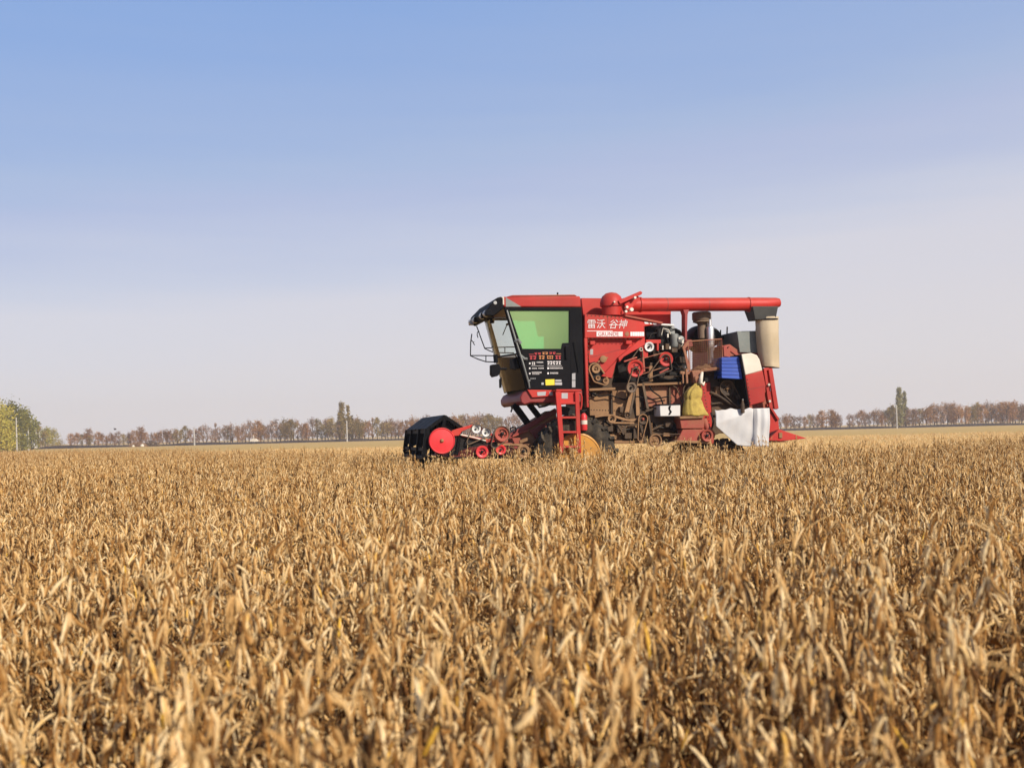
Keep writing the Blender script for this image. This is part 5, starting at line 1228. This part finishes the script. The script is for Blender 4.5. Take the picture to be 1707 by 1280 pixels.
def ground_px(px, Y): return at_depth(px, HZ - (px - W / 2) * math.tan(ROLL), Y).x
m = MB(); m.prism([(-.8, .35), (2.2, .35), (2.2, .9), (1.7, 1.05), (1.3, 1.55), (-.8, 1.6)], 0, 1.5)
van = part("delivery_van", m, M['white'], None, bevel=.06); van.location = (ground_px(43, 262), 262, 0); tag(van, "tiny white van parked at the foot of the second pale pole", "van")
m = MB(); [m.lathe((x, .05, .32), [(.2, -.1), (.32, -.08), (.32, .1), (.2, .12)], n=14) for x in (-.2, 1.6)]; part("wheel", m, M['black'], van)
m = MB(); m.prism([(.6, 1.0), (1.6, 1.0), (1.25, 1.45), (.6, 1.48)], -.01, 0); part("window", m, M['black'], van)

m = MB(); m.prism([(-.9, .55), (.9, .55), (.95, 1.0), (-.95, 1.0)], -.6, .6); m.prism([(-.7, 1.0), (.75, 1.0), (.5, 1.3), (-.5, 1.3)], -.5, .5); m.tube([(-.1, 0, 1.2), (-.25, 0, 2.1)], .09, 8)
ct = part("farm_cart", m, M['cream'], None, bevel=.03); ct.location = (ground_px(424, 278), 278, 0); tag(ct, "small cream farm cart standing before the dark bank under the round russet tree", "cart")
for xx in (-.6, .6):
    m = MB(); m.lathe((xx, -.55, .3), [(.1, -.06), (.3, -.05), (.3, .08), (.1, .1)], n=14); part("wheel", m, M['black'], ct)

def brush(px, Y, w, h, mat, label, seed):
    r = random.Random(seed); m = MB()
    for i in range(220):
        t = r.uniform(-1, 1); z = h * (1 - t * t) * r.random(); p = Vector((t * w, r.gauss(0, .5), z)); a = r.uniform(0, 3.14); l = r.uniform(.2, .6)
        d = Vector((math.cos(a), r.gauss(0, .4), math.sin(a) * .5)) * l; m.tube([p - d, p + d], [.05, .03], 4)
    o = part("brush_pile", m, M[mat], None); o.location = (ground_px(px, Y), Y, 0); tag(o, label, "brush pile")
brush(230, 272, 2.2, 1.1, 'tan', "low brown brush pile with pale bags in front, far ahead of the machine", 1)
brush(252, 274, 1.8, 1.4, 'dark_tan', "darker taller brush pile without bags, next to the brown one", 2)
for px, lab, s in ((222, "smaller pale bag lying before the brown brush pile", .34), (237, "larger pale bag at the end of the brown brush pile", .45)):
    m = MB(); m.lathe((0, 0, 0), [(.2 * s / .4, 0), (s, .1), (s * 1.05, s * .7), (s * .5, s * 1.3), (s * .2, s * 1.5)], axis='z', n=14)
    o = part("bulk_bag", m, M['cream'], None, smooth='all'); o.location = (ground_px(px, 266), 266, 0); tag(o, lab, "bag")
    m = MB(); m.lathe((0, 0, 0), [(s * .18, s * 1.5), (s * .3, s * 1.7)], axis='z', n=10, closed=False); part("bag_mouth", m, M['tan'], o)
m = MB(); m.tube([(-.35, 0, 0), (-.1, 0, .05), (.15, 0, .06), (.3, 0, .12)], [.02, .12, .11, .03], 8)
bd = part("bird", m, M['black'], None, smooth='all'); p = at_depth(192, 716, 260); bd.location = p; tag(bd, "small dark bird flying above the russet tree tops", "bird")
for s in (-1, 1):
    m = MB(); m.add([(-.12, 0, .05), (.1, 0, .08), (.05, s * .35, .28), (-.2, s * .6, .36), (-.2, s * .3, .2)], [(0, 1, 2, 3, 4)]); part("wing", m, M['black'], bd)

# ------------------------------------------------------------------ autumn haze
HAZE = 0.00065
m = bpy.data.materials.new("haze_air"); m.use_nodes = True; t = m.node_tree; t.nodes.clear()
pv = t.nodes.new("ShaderNodeVolumePrincipled"); pv.inputs['Color'].default_value = (.90, .90, .96, 1); pv.inputs['Density'].default_value = HAZE; pv.inputs['Anisotropy'].default_value = .2
o = t.nodes.new("ShaderNodeOutputMaterial"); t.links.new(pv.outputs[0], o.inputs['Volume'])
mb = MB(); mb.add([(x, y, z) for z in (-1.2, 22) for x, y in ((-420, -40), (420, -40), (420, 620), (-420, 620))], [(3, 2, 1, 0), (4, 5, 6, 7), (0, 1, 5, 4), (1, 2, 6, 5), (2, 3, 7, 6), (3, 0, 4, 7)])
hz_ = link(bpy.data.objects.new("haze", mb.mesh("haze", m))); tag(hz_, "thin pale autumn haze over the field", kind='stuff')
